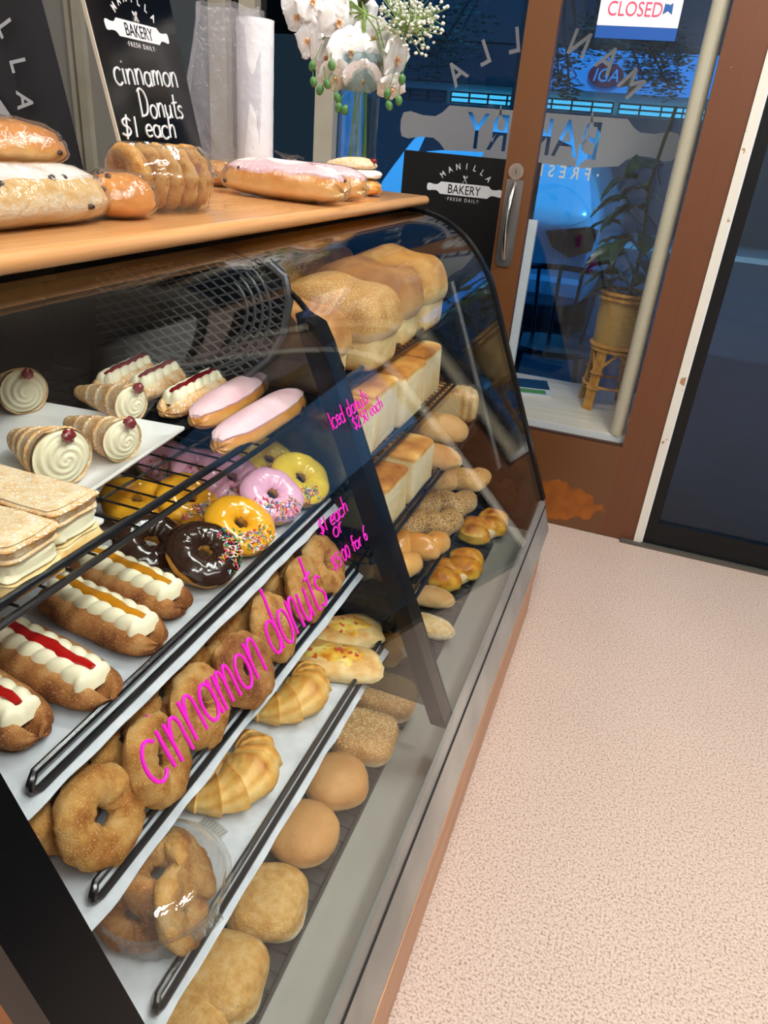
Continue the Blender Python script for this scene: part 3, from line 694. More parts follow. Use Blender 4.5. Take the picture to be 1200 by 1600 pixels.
struct(bx(FLOORX0, -2.16, WY-.03, WY+.03, 0, 2.45).build('wall_front', plain('panel_greige', (178, 174, 166), .6), smooth=False))
struct(bx(-2.545, -2.525, WY-.05, WY-.031, 0, 2.45).build('trim_11', CREAMW, smooth=False))
struct(bx(-2.50, -2.455, WY-.06, WY-.031, 0, 2.45).build('trim_12', CREAMW, smooth=False))
struct(bx(FLOORX0, -1.34, DY+.12, WY-.03, -.05, 0).build('floor_back', plain('floor_grey', (150, 140, 130), .6), smooth=False))

# decal on the window: frosted rolling pin, lettering cut out of it, read from the street
FROST = sheetglass('frosted_vinyl', (214, 216, 218), .03, .3, milk=.80, milkcol=(222, 219, 214))
LW = 1.012; DX, DZ = -.5285, 1.231
def pin_cut():
    cu = bpy.data.curves.new('t', 'FONT'); cu.body = 'BAKERY'; cu.size = .122/.7/LW*1.0; cu.align_x = 'CENTER'
    o = bpy.data.objects.new('t', cu); col.objects.link(o)
    bpy.context.view_layer.objects.active = o; o.select_set(True)
    bpy.ops.object.convert(target='CURVE'); c2 = o.data
    for s in c2.splines:
        pts = s.bezier_points if s.type == 'BEZIER' else s.points
        for p in pts:
            q = p.co; p.co = (q[0]*.80, q[1]-.060, 0) if len(q) == 3 else (q[0]*.80, q[1]-.060, 0, q[3])
            if s.type == 'BEZIER':
                p.handle_left = (p.handle_left[0]*.80, p.handle_left[1]-.060, 0); p.handle_right = (p.handle_right[0]*.80, p.handle_right[1]-.060, 0)
    s = c2.splines.new('POLY'); s.points.add(len(PIN)-1); s.use_cyclic_u = True
    for p, q in zip(s.points, PIN): p.co = (q[0], q[1], 0, 1)
    c2.dimensions = '2D'; c2.fill_mode = 'BOTH'; c2.extrude = .0003; c2.resolution_u = 4
    dg = bpy.context.evaluated_depsgraph_get(); me = bpy.data.meshes.new_from_object(o.evaluated_get(dg))
    r = [tuple(v.co) for v in me.vertices], [tuple(p.vertices) for p in me.polygons]
    bpy.data.objects.remove(o); bpy.data.curves.remove(c2); return r
MW = Matrix.Translation((DX, WY-.005, DZ)) @ Matrix(((-1, 0, 0, 0), (0, 0, 1, 0), (0, 1, 0, 0), (0, 0, 0, 1))) @ Matrix.Diagonal((LW, LW, 1, 1))
t = thing('window_decal', 'large frosted rolling pin lettering decal on the shop window, seen reversed', 'window decal', (DX, WY-.005, DZ))
M0 = Matrix.Translation((-DX, -WY+.005, -DZ)) @ MW
vs, fs = pin_cut(); g = G().add(vs, fs); arc_text(g, 'MANILLA', .416, -.153, .075, math.radians(14.3)); icon(g, 0, .125, .05)
put_text(g, '·FRESH DAILY·', .040, 0, -.128, .85, 0, 0, 1, sp=1.75, bold=.001); g.xf(M0).build('lettering', [FROST, WHITEP], t, smooth=False)

# black sign standing on the ledge behind the door stile
s0, s1 = at_y(632, 234, 2.70), at_y(846, 252, 2.70)
t = thing('black_sign', 'black rolling pin logo sign standing behind the door stile', 'sign', (s0.x, 2.70, LEDGE))
G().box(0, s1.x-s0.x, 0, .022, 0, s0.z-LEDGE).build('board', plain('matt_black_board', (9, 9, 10), .45), t, smooth=False)
lc = at_y(725, 297, 2.70); le = at_y(668, 291, 2.70)
logo(t, Matrix.Translation((lc.x-s0.x, -.001, lc.z-LEDGE)) @ Matrix.Rotation(PI/2, 4, 'X'), 2*abs(lc.x-le.x))
wp = at_y(812, 480, 2.60)
tag(G().box(wp.x-.016, wp.x+.016, 2.575, 2.597, LEDGE, .98).build('white_stake', plain('white_stake', (208, 214, 218), .5), smooth=False), 'narrow white upright stake beside the door stile, behind the pane', 'stake')

# magazine and cane planter on the ledge
mc = at_z(826, 606, LEDGE)
t = thing('magazine', 'magazine with a dark blue cover lying on the pale ledge', 'magazine', (mc.x, mc.y, LEDGE), (0, 0, .25))
G().box(-.13, .08, -.10, .10, .0003, .006).build('pages', plain('pages', (200, 204, 206), .5), t, smooth=False)
G().box(-.13, .08, -.02, .10, .0061, .0068).build('cover_picture', plain('cover_blue', (34, 60, 84), .3, var=((20, 34, 48), 20)), t, smooth=False)
G().box(-.06, .06, -.085, -.035, .0061, .0068).build('cover_strip', plain('cover_green', (86, 140, 60), .4), t, smooth=False)
CANE = plain('cane', (206, 152, 62), .45, var=((170, 112, 36), 30), bump=(90, .3, .002))
def weave():
    m, nt, ns, L = newmat('woven_cane'); out = N(ns, 'ShaderNodeOutputMaterial'); b = N(ns, 'ShaderNodeBsdfPrincipled'); L.new(b.outputs[0], out.inputs[0])
    b.inputs['Roughness'].default_value = .55; tc = N(ns, 'ShaderNodeTexCoord'); 
    wv = N(ns, 'ShaderNodeTexWave'); wv.bands_direction = 'Z'; wv.inputs['Scale'].default_value = 62; wv.inputs['Distortion'].default_value = 2.5; wv.inputs['Detail'].default_value = 3; wv.inputs['Detail Scale'].default_value = 4
    L.new(tc.outputs['Object'], wv.inputs['Vector'])
    rp = N(ns, 'ShaderNodeValToRGB'); rp.color_ramp.elements[0].color = rgba((150, 108, 44)); rp.color_ramp.elements[1].color = rgba((222, 178, 92)); L.new(wv.outputs[0], rp.inputs[0]); L.new(rp.outputs[0], b.inputs['Base Color'])
    bp = N(ns, 'ShaderNodeBump'); bp.inputs['Strength'].default_value = .6; bp.inputs['Distance'].default_value = .003; L.new(wv.outputs[0], bp.inputs['Height']); L.new(bp.outputs[0], b.inputs['Normal']); return m
PY = 2.76; pc = at_y(968, 520, PY); PX = pc.x
ptop = at_y(965, 456, PY).z; pbot = at_y(965, 541, PY).z; pr = abs(at_y(1005, 500, PY).x-at_y(922, 500, PY).x)/2
t = thing('cane_planter', 'woven cane pot on cane legs on the pale ledge behind the door pane', 'planter', (PX, PY, LEDGE))
zt, zb = ptop-LEDGE, pbot-LEDGE
G().lathe([(pr*.90, zb+.004), (pr*.94, zb), (pr*.97, zb+.02), (pr, (zb+zt)/2), (pr*1.0, zt-.01), (pr*.95, zt-.01), (pr*.93, zt-.04), (0.001, zt-.045)], 40).build('basket', weave(), t)
for z, r in ((zt, pr*1.01), (zt-.018, pr*1.02), (zb+.006, pr*1.0), (zb-.008, pr*.97)):
    G().tube([(r*math.cos(2*PI*k/40), r*math.sin(2*PI*k/40), z) for k in range(40)], .007, 7, closed=True).build('cane_rim', CANE, t)
for k in range(4):
    a = -PI/2-.55 + k*PI/2; ca, sa = math.cos(a), math.sin(a); g = G()
    for d in (-.013, 0, .013):
        px_, py_ = -sa*d, ca*d
        g.tube([(pr*.85*ca+px_, pr*.85*sa+py_, zb), (pr*.98*ca+px_, pr*.98*sa+py_, zb*.5), (pr*1.12*ca+px_, pr*1.12*sa+py_, .0)], .0075, 8)
    for sd_ in (-1, 1):
        a2 = a+sd_*PI/4
        g.tube([tuple(p) for p in [Vector((pr*1.0*ca, pr*1.0*sa, zb*.42)), Vector((pr*.95*math.cos(a+sd_*.2), pr*.95*math.sin(a+sd_*.2), zb*.72)), Vector((pr*.9*math.cos(a2), pr*.9*math.sin(a2), zb*.96))]], .006, 7)
    for z in (zb*.35, zb*.6):
        rr = pr*(1.12-.27*z/zb)
        g.tube([(rr*ca-sa*q[0]+ca*q[1], rr*sa+ca*q[0]+sa*q[1], z) for q in [(.024*math.cos(b), .012*math.sin(b)) for b in [2*PI*j/12 for j in range(12)]]], .004, 5, closed=True)
    g.build('leg', CANE, t)
g = G(); g.tube([(pr*1.0*math.cos(2*PI*k/30), pr*1.0*math.sin(2*PI*k/30), zb*.38) for k in range(30)], .005, 6, closed=True); g.build('stretcher_ring', CANE, t)
DLEAF = plain('dark_leaf', (16, 40, 30), .35, var=((30, 62, 42), 14)); DSTEM = plain('plant_stem', (40, 66, 44), .5)
t = thing('potted_plant', 'dark broad-leaved plant growing in the cane pot', 'plant', (PX, PY, LEDGE+zt-.045))
stem = [(0, 0, 0), (.01, -.01, .2), (-.01, .0, .4), (.015, 0, .62)]
G().tube([Vector((p.x, 0, p.y)) for p in smooth_path([(q[0], q[2]) for q in stem])], .006, 7).build('stem', DSTEM, t)
def leafgeo(L, W, droop, seed):
    g = G()
    def f(u, v):
        s = u; wv = W*math.sin(PI*min(1, s**.8))**.8*(1-.15*s)
        c = (v-.5)*2
        return (L*s, c*wv, .25*W*abs(c) + L*(.35*s-droop*s*s) + .01*nz((s*3, c, seed), 2), .5)
    g.grid(14, 7, f); n = len(g.v); fs = list(g.f); g.add([(a, b, c-.0012) for a, b, c in g.v], [q[::-1] for q in fs]); return g
rnd = random.Random(11)
LP = [((944, 402), .12), ((948, 322), .11), ((985, 300), .14), ((1010, 235), .17), ((975, 252), .13), ((965, 305), .12), ((1015, 345), .14), ((955, 370), .14), ((1000, 405), .14), ((938, 388), .11), ((946, 426), .10), ((1005, 270), .14), ((975, 345), .13), ((990, 440), .10), ((968, 350), .12), ((958, 285), .11), ((965, 410), .13), ((1018, 390), .12)]
for i, (q, L_) in enumerate(LP):
    P = at_y(*q, PY+rnd.uniform(-.09, .09)) - Vector((PX, PY, LEDGE+zt-.045))
    z0 = max(.03, P.z-.05); base = Vector((0, 0, z0)); d = P-base; ang = math.atan2(d.y, d.x) if i % 3 else math.atan2(-abs(d.y)-.03, d.x)
    base = base + Vector((math.cos(ang), math.sin(ang), 0))*max(0, math.hypot(d.x, d.y)-L_*.5)
    g = leafgeo(L_, L_*.30, rnd.uniform(.5, 1.0), i)
    g.tube([(0, 0, 0), (-.06, 0, -.05)], .002, 5)
    g.build('leaf', DLEAF, t, M=Matrix.Translation(base) @ Matrix.Rotation(ang, 4, 'Z') @ Matrix.Rotation(rnd.uniform(-.5, .5), 4, 'X'))

# ------------------------------------------------------------------ the street outside
GZ = -.12
ASPH = plain('bluestone_paving', (62, 68, 78), .8, bump=(40, .3, .01), var=((52, 58, 66), 4))
struct(G().box(-14, 14, WY+.04, 24, GZ-.1, GZ).build('ground_street', ASPH, smooth=False))
struct(G().box(.18, 2.3, DY+.06, WY+.04, GZ-.1, GZ+.10).build('ground_doorstep', ASPH, smooth=False))
struct(G().box(-6, 6, WY+.04, 4.3, 2.62, 2.74).build('ceiling_awning', plain('awning_underside', (34, 40, 48), .7), smooth=False))
# cafe chair by the window
BLKW = plain('black_bentwood', (12, 13, 15), .35)
cb = at_y(868, 500, 3.62)
t = thing('cafe_chair', 'black bentwood armchair outside the window, left of the cane pot', 'chair', (cb.x, 3.62, GZ), (0, 0, .2))
g = G().lathe([(.0, .45), (.20, .45), (.215, .462), (.20, .478), (0, .48)], 28); g.build('seat', BLKW, t)
for sx, sy in ((-1, -1), (1, -1), (-1, 1), (1, 1)):
    G().tube([(.15*sx, .15*sy, .455), (.19*sx, .19*sy, 0)], [.016, .011], 8).build('leg', BLKW, t)
G().tube([(.22*math.cos(a), .22*math.sin(a), .80 if -.4 < a < PI+.4 else .70) for a in [math.radians(q) for q in range(-30, 211, 12)]], .014, 8).build('arm_hoop', BLKW, t)
for k in range(5):
    a = math.radians(30+30*k); G().tube([(.17*math.cos(a), .17*math.sin(a), .47), (.215*math.cos(a), .215*math.sin(a), .80)], .009, 6).build('back_spindle', BLKW, t)
tb = at_y(812, 470, 3.95)
t = thing('cafe_table', 'blue-topped cafe table outside the window behind the bentwood chair', 'table', (tb.x-.55, 4.45, GZ))
G().box(-.42, .42, -.3, .3, .70, .73).build('table_top', plain('blue_top', (74, 130, 180), .4), t, smooth=False)
for sx in (-.36, .36):
    for sy in (-.24, .24): G().box(sx-.018, sx+.018, sy-.018, sy+.018, 0, .70).build('leg', BLKW, t, smooth=False)

# parked car, seen from behind
CARB = plain('silver_car_paint', (226, 234, 240), .15, .1, .6, coat=.8)
CY = 5.6; cr = at_y(946, 330, CY).x; CW = .90; cxm = cr-CW
t = thing('parked_car', 'pale hatchback parked in the street, seen from behind through the window', 'car', (cxm, CY, GZ))
# rear profile stations along y (0 = tail): (y, half width, z bottom, z belt, z roof, half width roof)
ST = [(0, .80, .32, .84, .86, .74), (.06, .88, .24, .92, .96, .80), (.30, .90, .22, .98, 1.28, .70), (.62, .90, .22, 1.0, 1.50, .64), (1.4, .90, .22, 1.0, 1.56, .64), (2.3, .90, .22, .98, 1.48, .62), (3.0, .89, .22, .94, .98, .74), (3.9, .86, .24, .80, .82, .70), (4.1, .76, .34, .66, .68, .6)]
def carsec(s):
    y, hw_, z0, zb_, zr, hr = s
    half = [(hw_*.55, z0), (hw_*.92, z0+.03), (hw_, z0+.16), (hw_*1.0, (z0+zb_)/2+.02), (hw_*.985, zb_-.10), (hw_*.94, zb_), (hr+.03, (zb_+zr)/2+.06*(zr-zb_)), (hr, zr-.03*min(1, (zr-zb_)*3)), (hr*.8, zr), (0, zr+.015)]
    L_ = [(-x, z) for x, z in half[::-1]][1:]
    return [(x, y, z) for x, z in half] + [(x, y, z) for x, z in L_]
secs = [carsec(s) for s in ST]; n = len(secs[0]); g = G(); vs = [p for s in secs for p in s]; fs = []
for i in range(len(secs)-1):
    for k in range(n): fs.append((i*n+k, i*n+(k+1) % n, (i+1)*n+(k+1) % n, (i+1)*n+k))
fs += [tuple(range(n)), tuple(((len(secs)-1)*n+k) for k in range(n))[::-1]]
body = g.add(vs, fs).build('car_body', CARB, t, ang=50)
md = body.modifiers.new('sub', 'SUBSURF'); md.levels = 2; md.render_levels = 2
CARG = plain('car_glass', (10, 16, 22), .08, 0, .6)
G().prism([(-.60, 1.02), (.60, 1.02), (.55, 1.36), (.40, 1.42), (-.40, 1.42), (-.55, 1.36)], 'y', -.012, .012).xf(Matrix.Translation((0, .30, 0)) @ Matrix.Translation((0, 0, 1.2)) @ Matrix.Rotation(-.62, 4, 'X') @ Matrix.Translation((0, -.02, -1.2))).build('rear_window', CARG, t, smooth=False)
for sx in (-1, 1):
    G().prism([(sx*.52, .80), (sx*.58, .70), (sx*.72, .64), (sx*.86, .70), (sx*.88, .84), (sx*.82, .86)], 'y', -.022, .08).build('tail_light', plain('tail_red', (120, 6, 14), .12, 0, .6, coat=.5), t, smooth=False)
G().box(-.84, .84, -.05, .02, .34, .50).build('bumper', CARB, t, smooth=False).modifiers.new('b', 'BEVEL').width = .04
G().box(-.26, .26, -.03, -.01, .62, .72).build('number_plate', plain('plate_cream', (214, 206, 150), .5), t, smooth=False)
TYRE = plain('tyre', (16, 16, 17), .7)
for sx in (-1, 1):
    for yy in (.75, 3.3):
        q = G().lathe([(.02, -.10), (.20, -.10), (.29, -.09), (.31, -.05), (.31, .05), (.29, .09), (.20, .10), (.02, .10)], 28).xf(Matrix.Translation((sx*.78, yy, .31)) @ Matrix.Rotation(PI/2, 4, 'Y')); q.build('wheel', TYRE, t)

# supermarket across the road
BY = 13.0
def P2(px, py): return at_y(px, py, BY)
f0, f1 = P2(845, 78), P2(1085, 152)
zf1 = at_y(960, 80, BY).z; zf0 = at_y(960, 146, BY).z
t = thing('shop_building', 'shop across the street with a bright blue sign fascia', 'building', (0, BY, GZ))
xl, xr = -5.2, 4.2
G().box(xl, xr, .15, 3, 0, 5.2).build('facade', plain('pale_facade', (196, 204, 196), .7), t, smooth=False)
xs_ = P2(838, 115).x
G().box(xl, xs_, -.12, .14, zf0-GZ, zf1-GZ).build('dark_fascia', plain('fascia_dark', (26, 34, 44), .6), t, smooth=False)
G().box(xs_, xr, -.12, .14, zf0-GZ, zf1-GZ).build('fascia', plain('sky_blue_fascia', (120, 208, 246), .5), t, smooth=False)
G().box(xl-3, xr+3, -.125, .149, zf1-GZ+.02, 9.0).build('veranda', plain('veranda_dark', (40, 48, 54), .6), t, smooth=False)
zw1 = zf0-.12-GZ; zw0 = at_y(960, 178, BY).z-GZ
fr = plain('window_frame_dark', (36, 44, 48), .5); lit = emis('lit_shop_interior', (226, 242, 216), 4.0)
for k in range(7):
    x0 = xl+.15+k*1.33
    G().box(x0, x0+1.24, .10, .149, zw0, zw1).build('shop_window', lit if k >= 1 else plain('dim_window', (40, 58, 70), .3), t, smooth=False)
    g = G()
    for j in range(5): g.box(x0+.31*j-.012, x0+.31*j+.012, .06, .10, zw0, zw1)
    for j in range(3): g.box(x0, x0+1.24, .06, .10, zw0+(zw1-zw0)*j/2-.012, zw0+(zw1-zw0)*j/2+.012)
    g.build('window_bars', fr, t, smooth=False)
G().box(xl, xr, .04, .149, .25, zw0-.02).build('stall_riser', plain('riser_dark', (40, 50, 56), .6), t, smooth=False)
ic = P2(948, 119); iw = abs(P2(975, 119).x-P2(920, 117).x)/2; ih = abs(P2(948, 99).z-P2(948, 137).z)/2
n = 32
G().prism([(ic.x+iw*math.cos(2*PI*k/n), ic.z-GZ+ih*math.sin(2*PI*k/n)) for k in range(n)], 'y', -.16, -.121).build('oval_badge', plain('badge_red', (226, 30, 56), .5), t, smooth=False)
def sign_text(s, cx, cz, h, m, nm, xs=1, yy=-.165, ital=0):
    g = G(); put_text(g, s, h, 0, -h/2, xs)
    g.v = [(x+ital*y, y, z) for x, y, z in g.v]
    g.xf(Matrix.Translation((cx, yy, cz-GZ)) @ Matrix.Rotation(PI/2, 4, 'X')).build(nm, m, t, smooth=False)
sign_text('IGA', ic.x+.02, ic.z, ih*1.1, plain('badge_letter', (190, 226, 250), .5), 'badge_lettering', .95, -.17, .2)
DKB = plain('fascia_navy', (16, 44, 84), .5)
lp = P2(885, 114); sign_text("LO'S", lp.x, lp.z, ih*1.0, DKB, 'fascia_lettering', .85, -.125)
lp = P2(1022, 120); sign_text('LIQUOR', lp.x, lp.z, ih*.9, DKB, 'fascia_lettering', .85, -.125)
lp = P2(987, 117); n = 10
G().prism([(lp.x+(.10 if k % 2 == 0 else .042)*math.sin(PI*k/5), lp.z-GZ+(.10 if k % 2 == 0 else .042)*math.cos(PI*k/5)) for k in range(10)], 'y', -.13, -.121).build('star', DKB, t, smooth=False)
# street tree: trunk hidden by the stile, branches hang over the fascia
TY = 10.6; tx = at_y(800, 200, TY).x
t = thing('street_tree', 'dark green street tree hanging over the blue shop fascia', 'tree', (tx, TY, GZ))
rnd = random.Random(5); g = G(); g.tube([(0, 0, 0), (.05, 0, 1.5), (0, .1, 3.6)], [.14, .12, .09], 10)
cl = []
for q, rr in (((905, 78), .28), ((870, 95), .24), ((955, 70), .30), ((1012, 85), .34), ((1040, 105), .34), ((1030, 60), .32), ((985, 60), .3), ((890, 140), .16), ((872, 128), .16), ((1005, 120), .28), ((1045, 135), .22), ((925, 50), .3), ((640, 60), .5), ((720, 50), .5), ((680, 90), .4), ((1065, 80), .26)):
    p = at_y(*q, TY+rnd.uniform(-.3, .3)) - Vector((tx, TY, GZ)); cl.append((p, rr))
    g.tube([(0, .1, 3.5), tuple(Vector((0, .1, 3.6)).lerp(p, .5)+Vector((0, 0, .35))), tuple(p)], [.05, .03, .012], 6)
g.build('trunk', plain('bark', (34, 36, 34), .8), t)
g = G()
for p, rr in cl:
    for k in range(int(190*rr/.3)):
        d = Vector((rnd.gauss(0, 1), rnd.gauss(0, 1), rnd.gauss(0, 1))).normalized()*rr*rnd.random()**.45
        c = p+Vector((d.x, d.y, d.z*.8)); M = Matrix.Translation(c) @ Matrix.Rotation(rnd.uniform(0, 6), 4, 'Z') @ Matrix.Rotation(rnd.uniform(-1.2, 1.2), 4, 'X')
        s = rnd.uniform(.03, .055)
        g.add([M @ Vector(v) for v in [(-s, 0, 0), (0, -s*.35, .004), (s, 0, 0), (0, s*.35, .004)]], [(0, 1, 2, 3)])
fo = g.build('foliage', plain('tree_leaf', (26, 66, 44), .6), t, smooth=False)

# ------------------------------------------------------------------ bakery goods: builders (local frame, resting on z = 0 unless said)
def RX(a): return Matrix.Rotation(a, 4, 'X')
def RY(a): return Matrix.Rotation(a, 4, 'Y')
def RZ(a): return Matrix.Rotation(a, 4, 'Z')
def T(*p): return Matrix.Translation(p if len(p) == 3 else p[0])
def ringfn(R, r, sq, seed, amp=.10):
    def P(a, b, off=0):
        c = (math.cos(a), math.sin(a), 0)
        Rc = R*(1+.05*nz(c, 1.1, seed)); rr = r*(1+amp*nz((c[0]*2, c[1]*2, b*.6), 1.3, seed)+.5*amp*nz((c[0]*5, c[1]*5, math.sin(b)*2), 1.5, seed+3)) + off
        s = math.sin(b); rad = Rc + rr*1.12*math.cos(b)*(1 if math.cos(b) > 0 else .92)
        return rad*c[0], rad*c[1], rr*sq*s
    return P
def ring_dough(R, r, sq, seed, amp=.10, toneb=.42):
    P = ringfn(R, r, sq, seed, amp)
    def f(u, v):
        a, b = 2*PI*u, 2*PI*v; p = P(a, b)
        return (*p, toneb + .22*nz(p, 38, seed) + .16*math.sin(b)**2)
    return G().grid(56, 26, f, True, True)
def ring_icing(R, r, sq, seed, amp=.10, reach=78, th=.003):
    P = ringfn(R, r, sq, seed, amp)
    def f(u, v):
        a = 2*PI*u; c = (math.cos(a), math.sin(a), 0)
        be = math.radians(reach+16*nz(c, 2.6, seed+9)); bi = math.radians(reach-4+10*nz(c, 2.2, seed+5))
        b = PI/2 - be + (be+bi)*v
        e = min(1, min(v, 1-v)/.07); off = th*math.sqrt(max(0, e*(2-e)))-.0007
        return P(a, b, off+.0006*nz((c[0], c[1], b), 6, seed))
    return G().grid(56, 22, f, True, False)
def sprinkles(P, a0, a1, n, seed, off=.0035, bspan=(.35, 1.15)):
    g = G(); rnd = random.Random(seed)
    for k in range(n):
        a = a0+(a1-a0)*min(1, max(0, rnd.gauss(.5, .25))); b = PI/2*rnd.uniform(*bspan)
        p = Vector(P(a, b, off)); p2 = Vector(P(a, b+.02, off)); p3 = Vector(P(a+.02, b, off))
        nrm = (p2-p).cross(p3-p); nrm = nrm.normalized() if nrm.length > 0 else Vector((0, 0, 1))
        if nrm.z < 0 and math.sin(b) > 0: nrm = -nrm
        t = Vector((rnd.gauss(0, 1), rnd.gauss(0, 1), rnd.gauss(0, 1))); t = (t-nrm*t.dot(nrm)*.8).normalized()
        c = p+nrm*rnd.uniform(0, .0012); L = rnd.uniform(.0022, .0034)
        g.tube([c-t*L, c+t*L], .00085, 5, rnd.randrange(len(SPR)))
    return g
DR, Dr, DSQ = .0285, .0185, .86
def tilt(loc, th, phi, spin=0):
    """matrix tipping the local z axis by th toward the compass direction phi"""
    return T(loc) @ RZ(phi) @ RY(th) @ RZ(spin-phi)
def iced_donut(px, py, icing, label, seed, th=.5, phi=-.3, dz=0, sp=None, nspr=110, group='iced ring donuts on the second rack', surf=.6455):
    R_out = DR+Dr*1.1
    zc = surf+.001+R_out*math.sin(th)*.93+Dr*DSQ*math.cos(th)+dz
    p = at_z(px, py, zc)
    t = thing('iced_donut', label, 'donut', p, group=group); t.matrix_world = tilt(p, th, phi)
    ring_dough(DR, Dr, DSQ, seed).build('dough', DOUGH, t)
    ring_icing(DR, Dr, DSQ, seed).build('icing', icing, t)
    if sp:
        P = ringfn(DR, Dr, DSQ, seed)
        o = sprinkles(P, sp[0], sp[1], nspr, seed).build('sprinkles', SPR, t, smooth=False); o['kind'] = 'stuff'
    return t
def cinnamon_donut(loc, M, label, seed, group, mat=CINN, R=.0290, r=.0188):
    o = ring_dough(R, r, DSQ, seed, .19, .38).build('cinnamon_donut', mat); o.matrix_world = M
    return tag(o, label, 'donut', group)

def capsule(L, w, h, n=2.6, seed=0, amp=.05, flat=.25, freq=16, ends=1.0):
    """long bun along x, resting on z=0: returns P(u, phi, off) with phi 0 = top"""
    def P(u, ph, off=0):
        s = -1+2*u; s = math.sin(s*PI/2)
        k = max(0, 1-abs(s)**n)**(1/n)
        c, q = math.cos(ph), math.sin(ph)
        d = 1+amp*nz((s*2, c, q), 1.4, seed)+.4*amp*nz((s*5, c*2, q*2), 1.6, seed+2)
        y = w/2*k*q*d; z = h/2*k*c*d
        l = math.hypot(y, z); 
        if l > 1e-6: y += off*y/l; z += off*z/l
        z = z if z > 0 else z*(1-flat)
        return s*(L/2+off*.7)*d, y, z + h/2*(1-flat)
    return P
def cap_mesh(P, nu=40, nv=30, tone=None):
    def f(u, v):
        p = P(u, 2*PI*v); return (*p, tone(p, u, 2*PI*v) if tone else .5)
    return G().grid(nu, nv, f, False, True)
def cap_shell(P, u0, u1, ph, off, nu=36, nv=18, seed=0, wav=.12):
    def f(u, v):
        e = min(1, min(u, 1-u)/.05, min(v, 1-v)/.08); o = off*math.sqrt(max(0, e*(2-e)))-.0006
        uu = u0+(u1-u0)*u; m = ph*(1+wav*nz((uu*6, math.copysign(1, v-.5)*3, seed), 1.7, seed))*max(.15, math.sin(PI*u))**.35
        return P(uu, -m+2*m*v, o)
    return G().grid(nu, nv, f)
def bunzone(top, side, h):   # browner toward the crown, paler low on the sides: a baked crust
    return lambda p, u, ph: side+(top-side)*max(0, min(1, (p[2]/h-.25)/.5))
def blob(rx, ry, rz, e1, e2, seed, amp=.04, freq=1.5, low=.55, tone=None, nu=40, nv=24):
    """rounded pillow resting on z=0; e1 vertical / e2 plan squareness exponents (1 = ellipsoid, smaller = boxier)"""
    def f(u, v):
        a = 2*PI*u; b = PI*(v-.5)
        cb, sb = sgp(math.cos(b), e1), sgp(math.sin(b), e1)
        x, y, z = rx*cb*sgp(math.cos(a), e2), ry*cb*sgp(math.sin(a), e2), rz*sb
        d = 1+amp*nz((x/rx, y/ry, z/rz), freq, seed)+.4*amp*nz((x/rx, y/ry, z/rz), freq*3, seed+4)
        x, y, z = x*d, y*d, z*d
        if z < 0: z *= low
        zz = z+rz*low
        return x, y, zz, (tone((x, y, zz), z/rz) if tone else .5)
    return G().grid(nu, nv, f, True, False)

# ---- third rack: two rows of cinnamon donuts
front = [(158, 1275), (248, 1186), (314, 1103), (383, 1046), (427, 980), (477, 921), (506, 882)]
back = [(88, 1250), (190, 1150), (252, 1083), (318, 1003), (373, 946), (433, 895), (468, 848)]
ordn = ['nearest the black end frame', 'second from the near end', 'third from the near end', 'fourth from the near end', 'fifth from the near end', 'sixth from the near end', 'at the far end']
for i, q in enumerate(front):
    th = 1.06+.07*((i*7) % 3-1); p = at_z(*q, .5235+.045*math.sin(th)*.95+.0145*math.cos(th)+.001)
    cinnamon_donut(p, tilt(p, th, .14+.10*((i*5) % 3-1), i*1.3), 'cinnamon sugar ring donut in the front row, '+ordn[i], 20+i, 'cinnamon ring donuts on the third rack', CINND if i == 3 else CINN)
for i, q in enumerate(back):
    th = 1.08+.06*((i*5) % 3-1); p = at_z(*q, .5235+.045*math.sin(th)+.0145*math.cos(th)+.008)
    cinnamon_donut(p, tilt(p, th, .12, i*2.1), 'cinnamon sugar ring donut leaning in the back row, '+ordn[i], 40+i, 'cinnamon ring donuts on the third rack')

# ---- second rack: iced donuts
iced_donut(236, 850, IC_C, 'chocolate iced donut beside the caramel cream bun, without sprinkles', 61, .45, -.35, 0)
iced_donut(318, 866, IC_C, 'chocolate iced donut with rainbow sprinkles on its right side', 62, .50, -.35, .002, (-.2, 1.6), 130)
iced_donut(374, 822, IC_O, 'orange iced donut with sprinkles in the front row beside the chocolate ones', 63, .5, -.35, .002, (-1.5, .5), 130)
iced_donut(296, 783, IC_O, 'orange iced donut with white sprinkles partly under the top rack edge', 64, .45, -.35, .002, (-1.2, .4), 90)
iced_donut(424, 776, IC_P, 'pink iced donut in the front row with rainbow sprinkles below', 65, .55, -.4, .002, (-1.9, .2), 130)
iced_donut(360, 750, IC_P, 'pink iced donut in the second row behind the front pink one', 66, .62, -.3, .010, (-1.2, -.4), 40)
iced_donut(468, 750, IC_Y, 'bright yellow iced donut at the far front end of the rack', 67, .6, -.4, .002, (-1.4, -.2), 60)
iced_donut(418, 722, IC_Y, 'bright yellow iced donut tucked behind the far front one', 68, .55, -.3, .008, (-1.6, -.6), 40)
iced_donut(258, 722, IC_P, 'pink iced donut under the top rack, left of its twin', 69, .4, -.3, .004, (-1.9, -.3), 60)
iced_donut(316, 738, IC_P, 'pink iced donut under the top rack wires, right of its twin', 70, .4, -.3, .010, (-1.9, -.5), 40)
iced_donut(212, 785, IC_O, 'orange iced donut far back under the top rack, behind the chocolate ones', 71, .3, -.3, .004)

